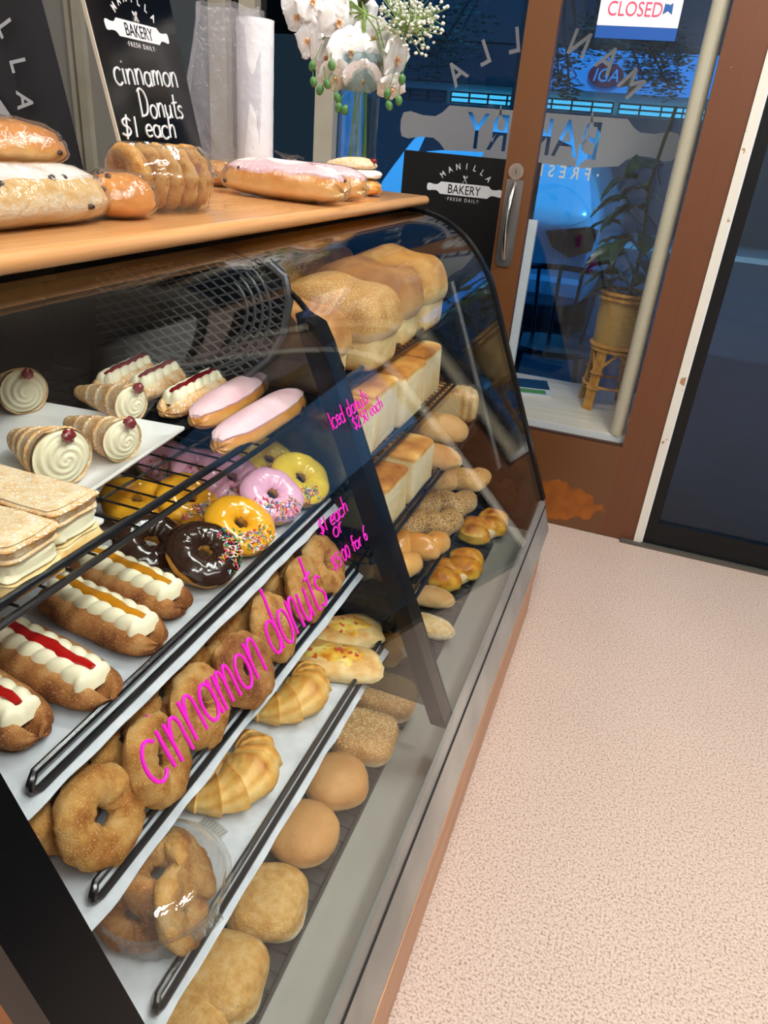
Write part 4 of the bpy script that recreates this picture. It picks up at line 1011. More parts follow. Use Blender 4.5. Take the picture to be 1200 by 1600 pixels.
# ---- second rack: cream finger donuts
def scallop(L, w, h, seed, n=7):
    """piped cream bed along x: two soft rows of overlapping shells with a dip between for the jam"""
    def f(u, v):
        c = 2*v-1; e = min(1, min(u, 1-u)/.07); e = math.sqrt(max(0, e*(2-e)))
        sh = abs(math.sin(PI*n*u + 2.2*abs(c) + .35*nz((u*4, c, 0), 1, seed)))**.7
        prof = max(0, 1-abs(c)**3.2)**.5*(1-.22*math.exp(-c*c/.05))
        z = h*prof*(.86+.14*sh)*e
        return L*(u-.5)*(1+.0*c), c*w*.5*(.86+.14*sh)*(.35+.65*e), z
    g = G().grid(110, 26, f); g.grid(2, 2, lambda u, v: (L*.47*(2*u-1), w*.40*(2*v-1), .0))
    return g
def finger_cream(name, end, yaw, L, w, h, surf, dough, streak, label, seed, group, streak_name, tonef=None):
    c, s = math.cos(yaw), math.sin(yaw); e = Vector((end.x, end.y, 0)); ctr = e-Vector((c, s, 0))*L/2
    t = thing(name, label, 'cream bun', (ctr.x, ctr.y, surf+.0006), (0, 0, yaw), group)
    P0 = capsule(L, w, h, 3.0, seed, .05, .35)
    def P(u, ph, off=0):
        x, y, z = P0(u, ph, off)
        k = math.exp(-(ph if ph < PI else ph-2*PI)**2/.10)*max(0, 1-abs(2*u-1)**6)
        return x, y, z-.42*h*k
    def f(u, v):
        p = P(u, 2*PI*v); return (*p, .45+.35*nz(p, 40, seed)*1.0+.15*(1-p[2]/h))
    G().grid(44, 36, f, False, True).build('dough', dough, t)
    scallop(L*.84, w*.66, h*.42, seed, 7).xf(T(0, 0, h*.50)).build('cream', CREAM, t)
    n = 16; g = G()
    pts = [(-L*.38+L*.76*k/n, .0016*math.sin(k*.9+seed), h*.50+h*.36+.0010*math.sin(k*2.3)) for k in range(n+1)]
    g.tube(pts, [.0024+.0046*math.sin(PI*(k+.6)/(n+1.2))**.6 for k in range(n+1)], 10); g.v = [(a, b, (q-h*.86)*.6+h*.86) for a, b, q in g.v]
    g.build(streak_name, streak, t)
    return t
gcb = 'cream filled cinnamon finger donuts on the second rack'
for i, (q, st_, sn, lb) in enumerate([((289, 948), CARA, 'caramel', 'cinnamon finger donut with cream and caramel beside the chocolate donuts'), ((249, 1004), CARA, 'caramel', 'cinnamon finger donut with cream and caramel beside the jam one'),
      ((172, 1088), JAMR, 'jam', 'cinnamon finger donut with cream and red jam, second from the near end'), ((60, 1146), JAMR, 'jam', 'cinnamon finger donut with cream and red jam at the near end')]):
    finger_cream('cream_finger_donut', at_z(*q, .668), -.16, .180, .070, .056, .6455, CINND, st_, lb, 80+i, gcb, sn)

# ---- top rack: two white platters
def platter(label, corner, lx, ly, yaw, z):
    t = thing('serving_platter', label, 'platter', (corner.x, corner.y, z), (0, 0, yaw), 'white rectangular platters')
    n = [(0, 0), (-lx, 0), (-lx, -ly), (0, -ly)]
    def rr(d, zz, rad=.006):
        out = []
        for (cx_, cy_), a0 in (((0-d-rad, 0-d-rad), 0), ((-lx+d+rad, 0-d-rad), 90), ((-lx+d+rad, -ly+d+rad), 180), ((0-d-rad, -ly+d+rad), 270)):
            for k in range(4):
                a = math.radians(a0+30*k); out.append((cx_+rad*math.cos(a), cy_+rad*math.sin(a), zz))
        return out
    loops = [rr(.030, .0), rr(.012, .001), rr(0, .0125), rr(0, .0148), rr(.004, .0150), rr(.014, .0065), rr(.034, .0045)]
    m = len(loops[0]); g = G(); fs = []
    for i in range(len(loops)-1):
        for k in range(m): fs.append((i*m+k, i*m+(k+1) % m, (i+1)*m+(k+1) % m, (i+1)*m+k))
    fs += [tuple(range(m))[::-1], tuple((len(loops)-1)*m+k for k in range(m))]
    g.add([p for l in loops for p in l], fs).build('platter', CERAMIC, t)
    return t
ZP = .7795
c1 = at_z(291, 667, ZP+.015); platter('white platter holding the cream horns on the top rack', c1, .34, .30, .10, ZP)
c2 = at_z(166, 811, ZP+.015); platter('white platter holding the vanilla slices at the near end of the top rack', c2, .30, .24, .0, ZP)
# cream horns
def cream_horn(px, py, yaw, label, seed, R=.033, L=.115, zc=.0335):
    p = at_z(px, py, ZP+.0055+zc)
    t = thing('cream_horn', label, 'cream horn', (p.x, p.y, ZP+.0055), (0, 0, yaw), 'cream horns on the platter')
    turns = 4.3
    def f(u, v):
        s = u; a = 2*PI*v
        ph = (s*turns - v) % 1.0
        r = R*(.30+.70*s**.75)*(1+.10*(ph-.4)+.03*nz((s*4, math.cos(a), math.sin(a)), 1.5, seed))
        y, z = r*math.cos(a), r*math.sin(a)
        zz = max(z, -R*.93)
        zoff = zc - (1-s)*R*.35*1.0
        return -L*(1-s), y, max(zz+zoff, .0005), .34+.30*ph+.2*nz((s*6, y*60, z*60), 1, seed)
    g = G().grid(60, 28, f, False, True)
    def f2(u, v):   # inner wall at the mouth
        a = 2*PI*v; r = R*(1.0-.14*u); return -.012*u*1.0, r*math.cos(a), max(r*math.sin(a)+zc, .0008), .25
    g.grid(4, 28, f2, False, True)
    g.build('pastry', SUGARP, t)
    def f3(u, v):
        a = 2*PI*v; r = R*.93*u
        sw = .085*math.cos(2*a+u*24)*u**.4*(1-.35*u)
        return .014*(1-u**2.2)+.020*sw*R/.033-.003, r*math.cos(a)*(1+.012*math.cos(2*a+u*24)), max(r*math.sin(a)*(1+.012*math.cos(2*a+u*24))+zc, .001)
    G().grid(44, 60, f3, False, True).build('cream', CREAM, t)
    blob(.007, .008, .008, 1, 1, seed, .25, 2.2, 1.0, nu=16, nv=10).xf(T(.012, .004, zc+R*.62)).build('cherry', JAMD, t)
    return t
cream_horn(38, 612, -.45, 'cream horn at the back left of the platter, mouth facing forward', 91, R=.034, L=.09)
cream_horn(98, 716, -.36, 'largest cream horn at the front of the platter with a cherry', 92, R=.037, L=.12, zc=.037)
cream_horn(192, 688, -.28, 'cream horn with a cherry at the front right corner of the platter', 93, R=.029, L=.12, zc=.0295)
cream_horn(206, 632, -.22, 'cream horn with a cherry at the back right of the platter', 94, R=.029, L=.12, zc=.0295)
# vanilla slices
def vanilla_slice(px, py, label, seed, lx=.085, ly=.062, yaw=0, dz=0):
    p = at_z(px, py, ZP+.0055+.052+dz)
    t = thing('vanilla_slice', label, 'pastry slice', (p.x, p.y, ZP+.0058+dz), (0, 0, yaw), 'vanilla slices on the platter')
    def layer(z0, z1, grow, nlam, sd, amp):
        def f(u, v):
            a = 2*PI*u; b = PI*(v-.5); cb, sb = sgp(math.cos(b), .25), sgp(math.sin(b), .35)
            x, y = (lx/2+grow)*cb*sgp(math.cos(a), .22), (ly/2+grow)*cb*sgp(math.sin(a), .22)
            lam = .0022*math.sin(v*nlam*2*PI)*abs(cb); k = 1+lam/.035
            z = (z0+z1)/2+(z1-z0)/2*sb
            return x*k+amp*nz((x, y, z), 90, sd)*abs(cb), y*k+amp*nz((y, x, z), 90, sd+1)*abs(cb), z+amp*.8*nz((x, y, 0), 50, sd)*max(0, sb), .30 if sb > .7 else .42+.3*math.sin(v*nlam*2*PI)
        return G().grid(56, 40, f, True, False)
    layer(0, .015, .002, 3, seed, .0036).build('bottom_pastry', PUFF, t)
    layer(.0152, .036, .000, 1.2, seed+3, .0048).build('cream_filling', CREAMV, t)
    layer(.0362, .054, .002, 4, seed+5, .0036).build('sugared_top', SUGARP, t)
    return t
vanilla_slice(66, 771, 'sugared vanilla slice nearest the far corner of the platter', 101)
vanilla_slice(-6, 822, 'sugared vanilla slice at the near front edge of the platter', 102)
vanilla_slice(-30, 745, 'vanilla slice at the back of the platter, mostly out of frame', 103)
# long buns with cream and jam, then two with pink fondant
def bun_between(a, b, z):
    A, B = at_z(*a, z), at_z(*b, z); d = B-A; return (A+B)/2, math.atan2(d.y, d.x), d.length
def jam_bun(a, b, label, seed, jam=True):
    c, yaw, L = bun_between(a, b, ZP+.03)
    end = c+Vector((math.cos(yaw), math.sin(yaw), 0))*L/2
    return finger_cream('cream_finger_bun', end, yaw, L, .058, .050, ZP, SUGARP, JAMD, label, seed, 'cream and jam buns on the top rack', 'jam')
jam_bun((152, 603), (250, 556), 'sugared cream bun furthest back on the top rack, left of its pair', 111)
jam_bun((205, 608), (305, 560), 'sugared cream bun with dark jam in the middle of its row', 112)
jam_bun((255, 632), (352, 580), 'sugared cream bun with dark jam next to the pink iced bun', 113)
def iced_bun(a, b, label, seed):
    c, yaw, L = bun_between(a, b, ZP+.028)
    t = thing('iced_finger_bun', label, 'iced bun', (c.x, c.y, ZP), (0, 0, yaw), 'pink iced finger buns on the top rack')
    P = capsule(L, .058, .050, 3, seed, .04, .3)
    cap_mesh(P, tone=lambda p, u, ph: .25+.55*max(0, min(1, (p[2]-.008)/.03))*(1-.3*nz(p, 30, seed))).build('dough', BUNG, t)
    cap_shell(P, .06, .94, 1.15, .0035, seed=seed).build('icing', IC_PF, t)
iced_bun((305, 652), (408, 587), 'pink fondant finger bun behind, beside the cream buns', 121)
iced_bun((338, 690), (468, 612), 'pink fondant finger bun at the front edge of the top rack', 122)

# ---- fourth rack: croissants, cheese pastries, donut tub
SZ4 = .3826
def croissant(px, py, yaw, label, seed, R=.052, span=205, rad=.031):
    p = at_z(px, py, SZ4+.022)
    def f(u, v):
        s = 2*u-1; an = math.radians(span/2*s); b = 2*PI*v
        seg = abs(s)*4.4; ph = seg % 1.0
        r = rad*(1-.80*abs(s)**1.5)*(1.08-.19*ph) + .0013*nz((s*7, math.cos(b), math.sin(b)), 2, seed)
        r *= 1+.022*math.sin(15*b+seg*3)+.03*math.sin(5*b+seg*2)
        Rr = R+r*math.cos(b)*1.0
        z = r*math.sin(b)*.92
        z = z if z > 0 else z*.75
        return Rr*math.cos(an)-R, Rr*math.sin(an), z+rad*.72*(1-.55*abs(s)**1.5), .36+.30*(1-ph)**2+.08*math.sin(9*b+seg*2)+.16*max(0, math.sin(b))+.25*max(0, abs(s)-.8)
    o = G().grid(120, 48, f, False, True).build('croissant', CROIS); o.matrix_world = T(p.x, p.y, SZ4) @ RZ(yaw)
    return tag(o, label, 'croissant', 'croissants on the fourth rack')
croissant(474, 1090, -.15, 'golden croissant beside the cheese pastries', 131, R=.058, rad=.036)
croissant(390, 1215, -.05, 'golden croissant beside the round donut tub', 132, R=.060, rad=.037)
croissant(326, 1196, .1, 'pale croissant tucked behind, against the rack above', 133, R=.045, rad=.026)
def cheese_pastry(px, py, yaw, label, seed, rx=.062, ry=.040):
    p = at_z(px, py, SZ4+.02)
    t = thing('cheese_pastry', label, 'cheese pastry', (p.x, p.y, SZ4), (0, 0, yaw), 'cheese and bacon pastries')
    zf = lambda x, y: .030*max(0, 1-(x/rx)**4)**.5*max(0, 1-(y/ry)**4)**.5*(1+.25*nz((x*30, y*30, 0), 1, seed))
    b = blob(rx, ry, .021, .7, .7, seed, .12, 1.8, .6, tone=lambda q, k: .25+.35*max(0, k)+.3*nz(q, 40, seed), nu=48, nv=28)
    b.build('pastry', PUFF, t)
    def f(u, v):
        a = 2*PI*u; k = v; R0 = .78+.22*nz((math.cos(a)*2, math.sin(a)*2, seed), 1.2, seed)
        x, y = rx*R0*k*math.cos(a), ry*R0*k*math.sin(a)
        bulge = .021*.6+.021*max(0, 1-(x/rx)**2-(y/ry)**2)**.42+.0012+.002*nz((x, y, 1), 120, seed)
        return x, y, bulge-(.004*max(0, k-.9)/.1), .30+.6*nz((x, y, 0), 45, seed)+.1
    G().grid(40, 14, f, True, False).build('melted_cheese', CHEESEM, t)
    rnd = random.Random(seed); g = G()
    for k in range(9):
        a = rnd.uniform(0, 2*PI); r = rnd.uniform(.1, .75); x, y = rx*r*math.cos(a), ry*r*math.sin(a)
        z = .021*.6+.021*max(0, 1-(x/rx)**2-(y/ry)**2)**.42+.001
        g.obox(T(x, y, z) @ RZ(rnd.uniform(0, 3)) @ RX(rnd.uniform(-.4, .4)), rnd.uniform(.003, .006), rnd.uniform(.002, .003), .0016)
    o = g.build('bacon_bits', BACON, t, smooth=False); o['kind'] = 'stuff'
    return t
cheese_pastry(540, 986, .55, 'cheese and bacon pastry at the far end of the fourth rack', 141, .066, .042)
cheese_pastry(528, 1030, .25, 'cheese and bacon pastry in front, poking over the rack rail', 142, .076, .044)
# round clear tub with cinnamon donuts
def tub(center, z, R, h, label, name='donut_tub', lidh=.03, tabs=(0,), sx=1.0):
    t = thing(name, label, 'tub', (center.x, center.y, z))
    n = 96
    wob = lambda a, zz: .022*math.cos(30*a)*(1 if .004 < zz < h-.006 else .1)
    g = G().lathe([(.001, .0008), (R*.80, .0008), (R*.86, .006), (R*.955, h-.008), (R*.965, h)], n, wob=wob); g.build('tub_base', CLEAR, t)
    g = G().lathe([(R*.965, h), (R*1.045, h), (R*1.06, h+.002), (R*1.045, h+.004), (R*.98, h+.004), (R*.965, h+.007)], 64); g.build('rim', CLEAR, t)
    g = G().lathe([(R*.965, h+.007), (R*.95, h+lidh*.35), (R*.86, h+lidh*.75), (R*.72, h+lidh), (R*.68, h+lidh*.93), (.001, h+lidh*.95)], 64); g.build('lid', CLEAR, t)
    for a in tabs:
        g = G()
        for i in range(8):
            for j in range(4):
                aa = a+(i-3.5)*.055; r = R*(1.075+.035*j)
                g.add([(r*math.cos(aa)+q[0]*.0016, r*math.sin(aa)+q[1]*.0016, h+.003+q[2]) for q in [(-1, -1, 0), (1, -1, 0), (1, 1, 0), (-1, 1, 0), (0, 0, .0014)]], [(0, 1, 4), (1, 2, 4), (2, 3, 4), (3, 0, 4), (3, 2, 1, 0)])
        g.prism([(R*1.05*math.cos(a+q), R*1.05*math.sin(a+q)) for q in (-.25, -.12, 0, .12, .25)]+[(R*1.22*math.cos(a+q), R*1.22*math.sin(a+q)) for q in (.2, .1, 0, -.1, -.2)], 'z', h+.0012, h+.0024)
        g.build('grip_tab', CLEAR, t, smooth=False)
    if sx != 1:
        t.scale = (1, sx, 1)
    return t
tc_ = at_z(251, 1380, SZ4+.045); TR = .074
tub(tc_, SZ4+.0008, TR, .052, 'round clear clamshell tub of cinnamon donuts on the fourth rack', lidh=.028, tabs=(-.35, 1.35))
gt = 'cinnamon donuts inside the round clear tub'
for i, (dx, dy, dz, th, phi) in enumerate([(.036, -.014, .043, 1.15, .35), (-.006, -.040, .042, 1.2, -1.3), (.014, .036, .043, 1.1, .9), (-.036, .006, .042, 1.1, 2.8), (.0, .0, .060, .30, -.5)]):
    p = Vector((tc_.x+dx, tc_.y+dy, SZ4+dz))
    cinnamon_donut(p, tilt(p, th, phi, i), ['cinnamon donut standing in the tub nearest the glass', 'cinnamon donut standing in the tub nearest the end frame', 'cinnamon donut standing in the tub on its far side', 'cinnamon donut standing in the tub at its back', 'cinnamon donut lying on top inside the tub'][i], 150+i, gt, CINND if i % 2 else CINN, .0265, .0165)

# ---- deck: soft buns
SZ5 = .1775
gb = 'soft buns along the case deck'
def soft_bun(px, py, mat, label, seed, rx, ry, rz, e1, e2, yaw, top, side, name='bread_bun', seeds=0, amp=.05):
    p = at_z(px, py, SZ5+rz*.9)
    tone = lambda q, k: side+(top-side)*max(0, min(1, (k+.15)/.35))+.06*nz(q, 25, seed)
    g = blob(rx, ry, rz, e1, e2, seed, amp, 1.4, .55, tone, 52, 32)
    if not seeds:
        o = g.build(name, mat); o.matrix_world = T(p.x, p.y, SZ5) @ RZ(yaw); return tag(o, label, 'bread bun', gb)
    t = thing(name, label, 'bread bun', (p.x, p.y, SZ5), (0, 0, yaw), gb)
    g.build('crust', mat, t); rnd = random.Random(seed); s = G()
    for k in range(seeds):
        x, y = rnd.uniform(-1, 1), rnd.uniform(-1, 1)
        q = (1-abs(x)**(2/e2)) if abs(x) < 1 else 0
        if abs(x)**(2/e2)+abs(y)**(2/e2) > .86: continue
        z = rz*.55+rz*(1-(abs(x)**(2/e2)+abs(y)**(2/e2))**(e2/e1))**(e1/2)
        d = 1+amp*nz((x, y, (z-rz*.55)/rz), 1.4, seed)
        s.obox(T(x*rx*d, y*ry*d, (z-rz*.55)*d+rz*.55) @ RZ(rnd.uniform(0, 6)), .0014, .0009, .0007)
    o = s.build('sesame_seeds', SEEDM, t, smooth=False); o['kind'] = 'stuff'
    return t
soft_bun(282, 1606, FLOURB, 'pale square bun cut off by the bottom of the picture', 161, .056, .052, .036, .78, .66, .2, .62, .0)
soft_bun(343, 1518, FLOURB, 'large pale square bun nearest the end of the deck', 162, .061, .056, .040, .78, .66, .12, .60, .0)
soft_bun(420, 1402, FLOURB, 'pale square bun with torn white edge, second along the deck', 163, .055, .055, .037, .78, .66, .25, .60, .0)
soft_bun(474, 1294, BUNM, 'smooth brown round bun, nearer of the two round ones', 164, .057, .057, .037, .85, .92, 0, .70, .28)
soft_bun(526, 1214, BUNM, 'smooth brown round bun, farther of the two round ones', 165, .056, .056, .037, .85, .92, .6, .70, .28)
soft_bun(571, 1146, SESAMEM, 'sesame bun with torn white side, nearer of the joined pair', 166, .058, .055, .037, .62, .6, .1, .62, .0, 'sesame_bun', 520)
soft_bun(606, 1085, SESAMEM, 'sesame bun with torn white side, farther of the joined pair', 167, .058, .052, .037, .62, .6, .1, .62, .0, 'sesame_bun', 520)

# ---- right-hand racks: loaves and rolls
SR = {'R1': .7815, 'R2': .6395, 'R3': .5085, 'R4': .3755, 'R5': .1775}
def high_top(y, xf, L, w, h, mat, label, seed, rz=SR['R1'], seeds=False, top=.72):
    t = thing('high_top_loaf', label, 'loaf', (xf-L/2, y, rz), (0, 0, 0), 'high top loaves on the top right rack')
    blob(L/2*.925, w/2*.88, h*.40, .30, .30, seed, .02, 1.5, .85, tone=lambda q, k: .18+.34*max(0, -k)+.22*nz(q, 24, seed)).build('tin_sides', LOAFM, t)
    n = 3
    def f(u, v):
        a = 2*PI*u; b = PI*(v-.5); cb, sb = sgp(math.cos(b), .62), math.sin(b)
        x, y_, z = L/2*1.02*cb*sgp(math.cos(a), .45), w/2*1.02*cb*sgp(math.sin(a), .5), h*.46*sb
        lob = 1+.06*math.cos(x/L*2*PI*2+1)+.05*nz((x*20, y_*20, z*20), 1, seed)
        if z < 0: z *= .62
        return x*(1+.02*nz((x, y_, z), 15, seed)), y_*lob, z*lob+h*.54, top+.16*nz((x, y_, z), 26, seed)-.95*max(0, .30-sb)-.25*max(0, nz((x*.6, y_*2, z), 22, seed+5))
    G().grid(48, 28, f, True, False).build('crown', mat, t)
    return t
high_top(1.145, -.470, .22, .135, .145, WHOLEM, 'smooth brown high top loaf beside the black centre post', 171, top=.75)
high_top(1.325, -.440, .24, .175, .160, SESAMEM, 'sesame topped high loaf, second from the centre post', 172, top=.62)
high_top(1.515, -.455, .24, .160, .168, WHOLEM, 'brown capped high loaf with pale torn sides, third from the centre post', 173, top=.78)
high_top(1.690, -.450, .24, .155, .175, LOAFM, 'high white loaf at the far end of the top right rack', 174, top=.7)
for i, (yy, lb) in enumerate(((1.33, 'brown high loaf in the back row beside the partition'), (1.485, 'brown high loaf in the middle of the back row'), (1.64, 'brown high loaf in the back row, third from the partition'), (1.79, 'brown high loaf at the far end of the back row'))):
    high_top(yy, -.725, .20, .14, .155, LOAFM, lb, 176+i, top=.72)
def square_loaf(y, xf, L, w, h, label, seed, rz, top=.75, group='square white loaves'):
    def tone(q, k):
        m = max(0, min(1, (k-.72)/.16)); return .12+.20*nz(q, 26, seed)+.12*max(0, -k)+m*(top-.08+.6*nz((q[0]*9, q[1]*14, 0), 1, seed))
    o = blob(L/2, w/2, h/2, .14, .12, seed, .03, 1.2, .95, tone, 64, 44).build('square_loaf', LOAFM); o.matrix_world = T(xf-L/2, y, rz)
    return tag(o, label, 'loaf', group)
for i, (yy, lb) in enumerate(((1.125, 'square white loaf beside the centre post on the middle right rack'), (1.285, 'square white loaf, second from the post on the middle right rack'), (1.445, 'square white loaf, third from the post on the middle right rack'), (1.605, 'square white loaf at the far end of the middle right rack'))):
    square_loaf(yy, -.420-.008*(i % 2), .26, .150, .126, lb, 181+i, SR['R2'])
square_loaf(1.215, -.366, .24, .135, .105, 'square white loaf beside the post on the third right rack', 186, SR['R3'])
square_loaf(1.368, -.360, .24, .140, .112, 'square white loaf beside the torpedo rolls on the third right rack', 187, SR['R3'])
def torpedo(px, py, L, w, h, yaw, mat, label, seed, rz, top=.62, group='torpedo rolls', name='torpedo_roll', side=.2):
    p = at_z(px, py, rz+h*.6)
    P = capsule(L, w, h, 2.3, seed, .05, .3)
    o = cap_mesh(P, tone=lambda q, u, ph: side+(top-side)*max(0, min(1, (q[2]/h-.2)/.4))+.08*nz(q, 24, seed)-.25*math.exp(-((ph if ph < PI else ph-2*PI)-.35)**2/.02)*max(0, 1-abs(2*u-1)**3)).build(name, mat)
    o.matrix_world = T(p.x, p.y, rz+.0005) @ RZ(yaw); return tag(o, label, 'bread roll', group)
torpedo(686, 660, .15, .105, .090, .25, WHOLEM, 'smooth split-top brown roll beside the bagged sliced loaf', 191, SR['R3'], .5)
torpedo(672, 704, .15, .080, .070, .15, BUNM, 'brown roll between the square loaf and the split-top roll', 192, SR['R3'], .75)
p = at_z(714, 634, SR['R3']+.04)
t = thing('bagged_loaf', 'ridged sliced loaf in a clear bag at the far end of the third right rack', 'loaf', (p.x-.03, p.y, SR['R3']), (0, 0, .3))
def f(u, v):
    a = 2*PI*u; b = PI*(v-.5); cb, sb = sgp(math.cos(b), .4), sgp(math.sin(b), .4)
    x = .085*cb*sgp(math.cos(a), .3); k = 1+.045*math.cos(x/.0105*PI)*abs(cb)
    return x, .047*cb*sgp(math.sin(a), .4)*k, .043*sb*k+.045, (.15 if abs(math.sin(a)) < .4 else .35)+.3*max(0, sb)+.15*math.cos(x/.0105*PI)
G().grid(90, 26, f, True, False).build('sliced_bread', LOAFM, t)
def f(u, v):
    a = 2*PI*u; b = PI*(v-.5); cb, sb = sgp(math.cos(b), .4), sgp(math.sin(b), .4)
    q = (.092*cb*sgp(math.cos(a), .35), .052*cb*sgp(math.sin(a), .45), .047*sb+.0478); d = 1+.05*nz(q, 40, 8)
    return q[0]*d, q[1]*d, q[2]*d+.0004
G().grid(60, 30, f, True, False).build('clear_bag', CLING, t)
def knot_roll(px, py, yaw, mat, label, seed, rz=SR['R4'], s=1.0, n=4, top=.6):
    """plaited roll: crossing fat strands along x"""
    p = at_z(px, py, rz+.03)
    g = G()
    for k in range(n):
        x0 = (k-(n-1)/2)*.026*s; sg = 1 if k % 2 else -1
        def f(u, v, x0=x0, sg=sg, k=k):
            a = 2*PI*u; b = PI*(v-.5); cb, sb = math.cos(b), math.sin(b)
            x, y, z = .034*s*cb*math.cos(a), .021*s*cb*math.sin(a), .025*s*sb
            c, q = math.cos(sg*.75), math.sin(sg*.75)
            x, y = x*c-y*q, x*q+y*c
            fall = 1-.25*abs(k-(n-1)/2)/(n/2)
            d = 1+.08*nz((x*40, y*40, z*40), 1, seed+k)
            y *= 1.15*fall
            if z < 0: z *= .7
            return x0+x*d, y*d+sg*.004, z*d*fall+.0178*s, top*.55+.55*top*max(0, sb)+.12*nz((x, y, z), 40, seed)-.25*max(0, -sb)
        g.grid(30, 20, f, True, False)
    o = g.build('knotted_roll', mat); o.matrix_world = T(p.x, p.y, rz) @ RZ(yaw)
    return tag(o, label, 'bread roll', 'knotted rolls on the lower right rack')
knot_roll(640, 852, .55, BUNG, 'plain golden knotted roll nearest the centre post', 201, top=.6, s=1.45)
knot_roll(662, 818, .55, POPPYM, 'poppy seed knotted roll, nearer of the two', 202, s=1.5)
knot_roll(686, 788, .55, POPPYM, 'poppy seed knotted roll, farther of the two', 203, s=1.55)
knot_roll(712, 750, .55, SESAMEM, 'sesame knotted roll at the far end of the lower right rack', 204, s=1.55)
knot_roll(586, 884, .4, BUNG, 'golden knotted roll seen past the left of the centre post', 205, s=1.5, top=.5)
def cheese_twist(px, py, yaw, label, seed, s=1.0, rz=SR['R5']):
    p = at_z(px, py, rz+.035)
    t = thing('cheese_twist', label, 'cheese bread', (p.x, p.y, rz), (0, 0, yaw), 'golden cheese breads on the deck')
    g = G()
    for k in range(4):
        x0 = (k-1.5)*.038*s; sg = .012 if k % 2 else -.012
        g2 = blob(.034*s, .042*s, .031*s, .9, .9, seed+k, .12, 1.8, .6, tone=lambda q, kk: .35+.35*max(0, kk)+.35*nz(q, 35, seed), nu=32, nv=20).xf(T(x0, sg, 0) @ RZ(.5))
        g.add(g2.v, g2.f, g2.t)
    g.build('cheesy_crust', CHEESEM, t)
    b = blob(.082*s, .040*s, .020*s, .6, .7, seed+9, .05, 1.5, .6, tone=lambda q, kk: .2, nu=32, nv=16); b.build('bread_base', BUNM, t)
    return t
cheese_twist(712, 884, 1.15, 'golden cheese bread nearer the centre post on the deck', 211, 1.1)
cheese_twist(757, 818, 1.15, 'golden cheese bread at the far end of the deck', 212, 1.08)
cheese_twist(622, 996, 1.1, 'dark golden cheese bread seen past the left of the centre post', 213, .9)
torpedo(670, 926, .13, .066, .056, .15, BUNM, 'pale torpedo roll in front of the cheese bread on the deck', 221, SR['R5'], .55)
torpedo(672, 972, .12, .066, .054, -.1, FLOURB, 'floury torpedo roll on the deck at the foot of the centre post', 222, SR['R5'], .35, side=.05)

# ---- on the bench
BZ = 1.0525
def wrap_of(P, t, seed, off=.004, nu=40, nv=28):
    def f(u, v):
        ph = 2*PI*v; q = P(u, ph, off); d = .0022*nz(q, 55, seed)+.0012*nz(q, 130, seed)
        q2 = P(u, ph, off+d); return q2[0], q2[1], max(q2[2], .0004)
    G().grid(nu, nv, f, False, True).build('cling_wrap', CLING, t)
def fruit(P, t, n, seed, us=(.05, .95), ph=(-1.9, 1.9)):
    g = G(); rnd = random.Random(seed)
    for k in range(n):
        q = P(rnd.uniform(*us), rnd.uniform(*ph), .0005)
        b = blob(.0055, .004, .0035, 1, 1, seed+k, .2, 2, 1, nu=10, nv=7).xf(T(*q) @ RZ(rnd.uniform(0, 6)) @ T(0, 0, -.0035)); g.add(b.v, b.f)
    o = g.build('raisins', RAISIN, t); o['kind'] = 'stuff'
def fruit_bun(loc, yaw, L, w, h, label, seed, icing=None, mat=BUNG, nfruit=10, group='wrapped fruit buns on the bench', n=2.4, name='fruit_bun', low=.0, top=.6, ph=1.0, u=(.08, .92), drips=None):
    t = thing(name, label, 'bun', loc, (0, 0, yaw), group)
    P = capsule(L, w, h, n, seed, .06, .35)
    cap_mesh(P, tone=lambda p, uu, a: low+(top-low)*max(0, min(1, (p[2]/h-.22)/.33))+.1*nz(p, 22, seed)).build('dough', mat, t)
    if icing:
        cap_shell(P, u[0], u[1], ph, .0035, seed=seed, wav=.3).build('icing', icing, t)
    if drips:
        g = G()
        for k in range(3):
            cap = cap_shell(P, .15+.26*k, .36+.26*k, .55, .0050, 14, 10, seed+k, .3); g.add(cap.v, cap.f)
        g.build('white_icing', drips, t)
    if nfruit: fruit(P, t, nfruit, seed)
    wrap_of(P, t, seed)
    return t
pe = at_z(172, 349, BZ)
fruit_bun((pe.x-.048, pe.y-.115, BZ), PI/2, .27, .115, .080, 'large split fruit loaf with cream icing, front left on the bench', 231, IC_W, FLOURB, 16, n=4, low=.02, top=.45, ph=.75)
fruit_bun((-.855, .755, BZ), 1.2, .13, .10, .060, 'brown fruit bun behind the split loaf, under another bun', 232, None, BUNG, 6, low=.35, top=.75)
p = at_z(14, 224, BZ+.085)
fruit_bun((p.x, p.y, BZ+.0575), 1.3, .140, .11, .068, 'brown fruit bun stacked on top at the left edge of the bench', 233, None, BUNG, 8, low=.35, top=.75)
p = at_z(187, 346, BZ)
fruit_bun((p.x-.028, p.y+.035, BZ), .9, .100, .094, .072, 'small shiny fruit bun beside the clear donut tub', 234, None, BUNG, 8, low=.4, top=.72, n=2.2)
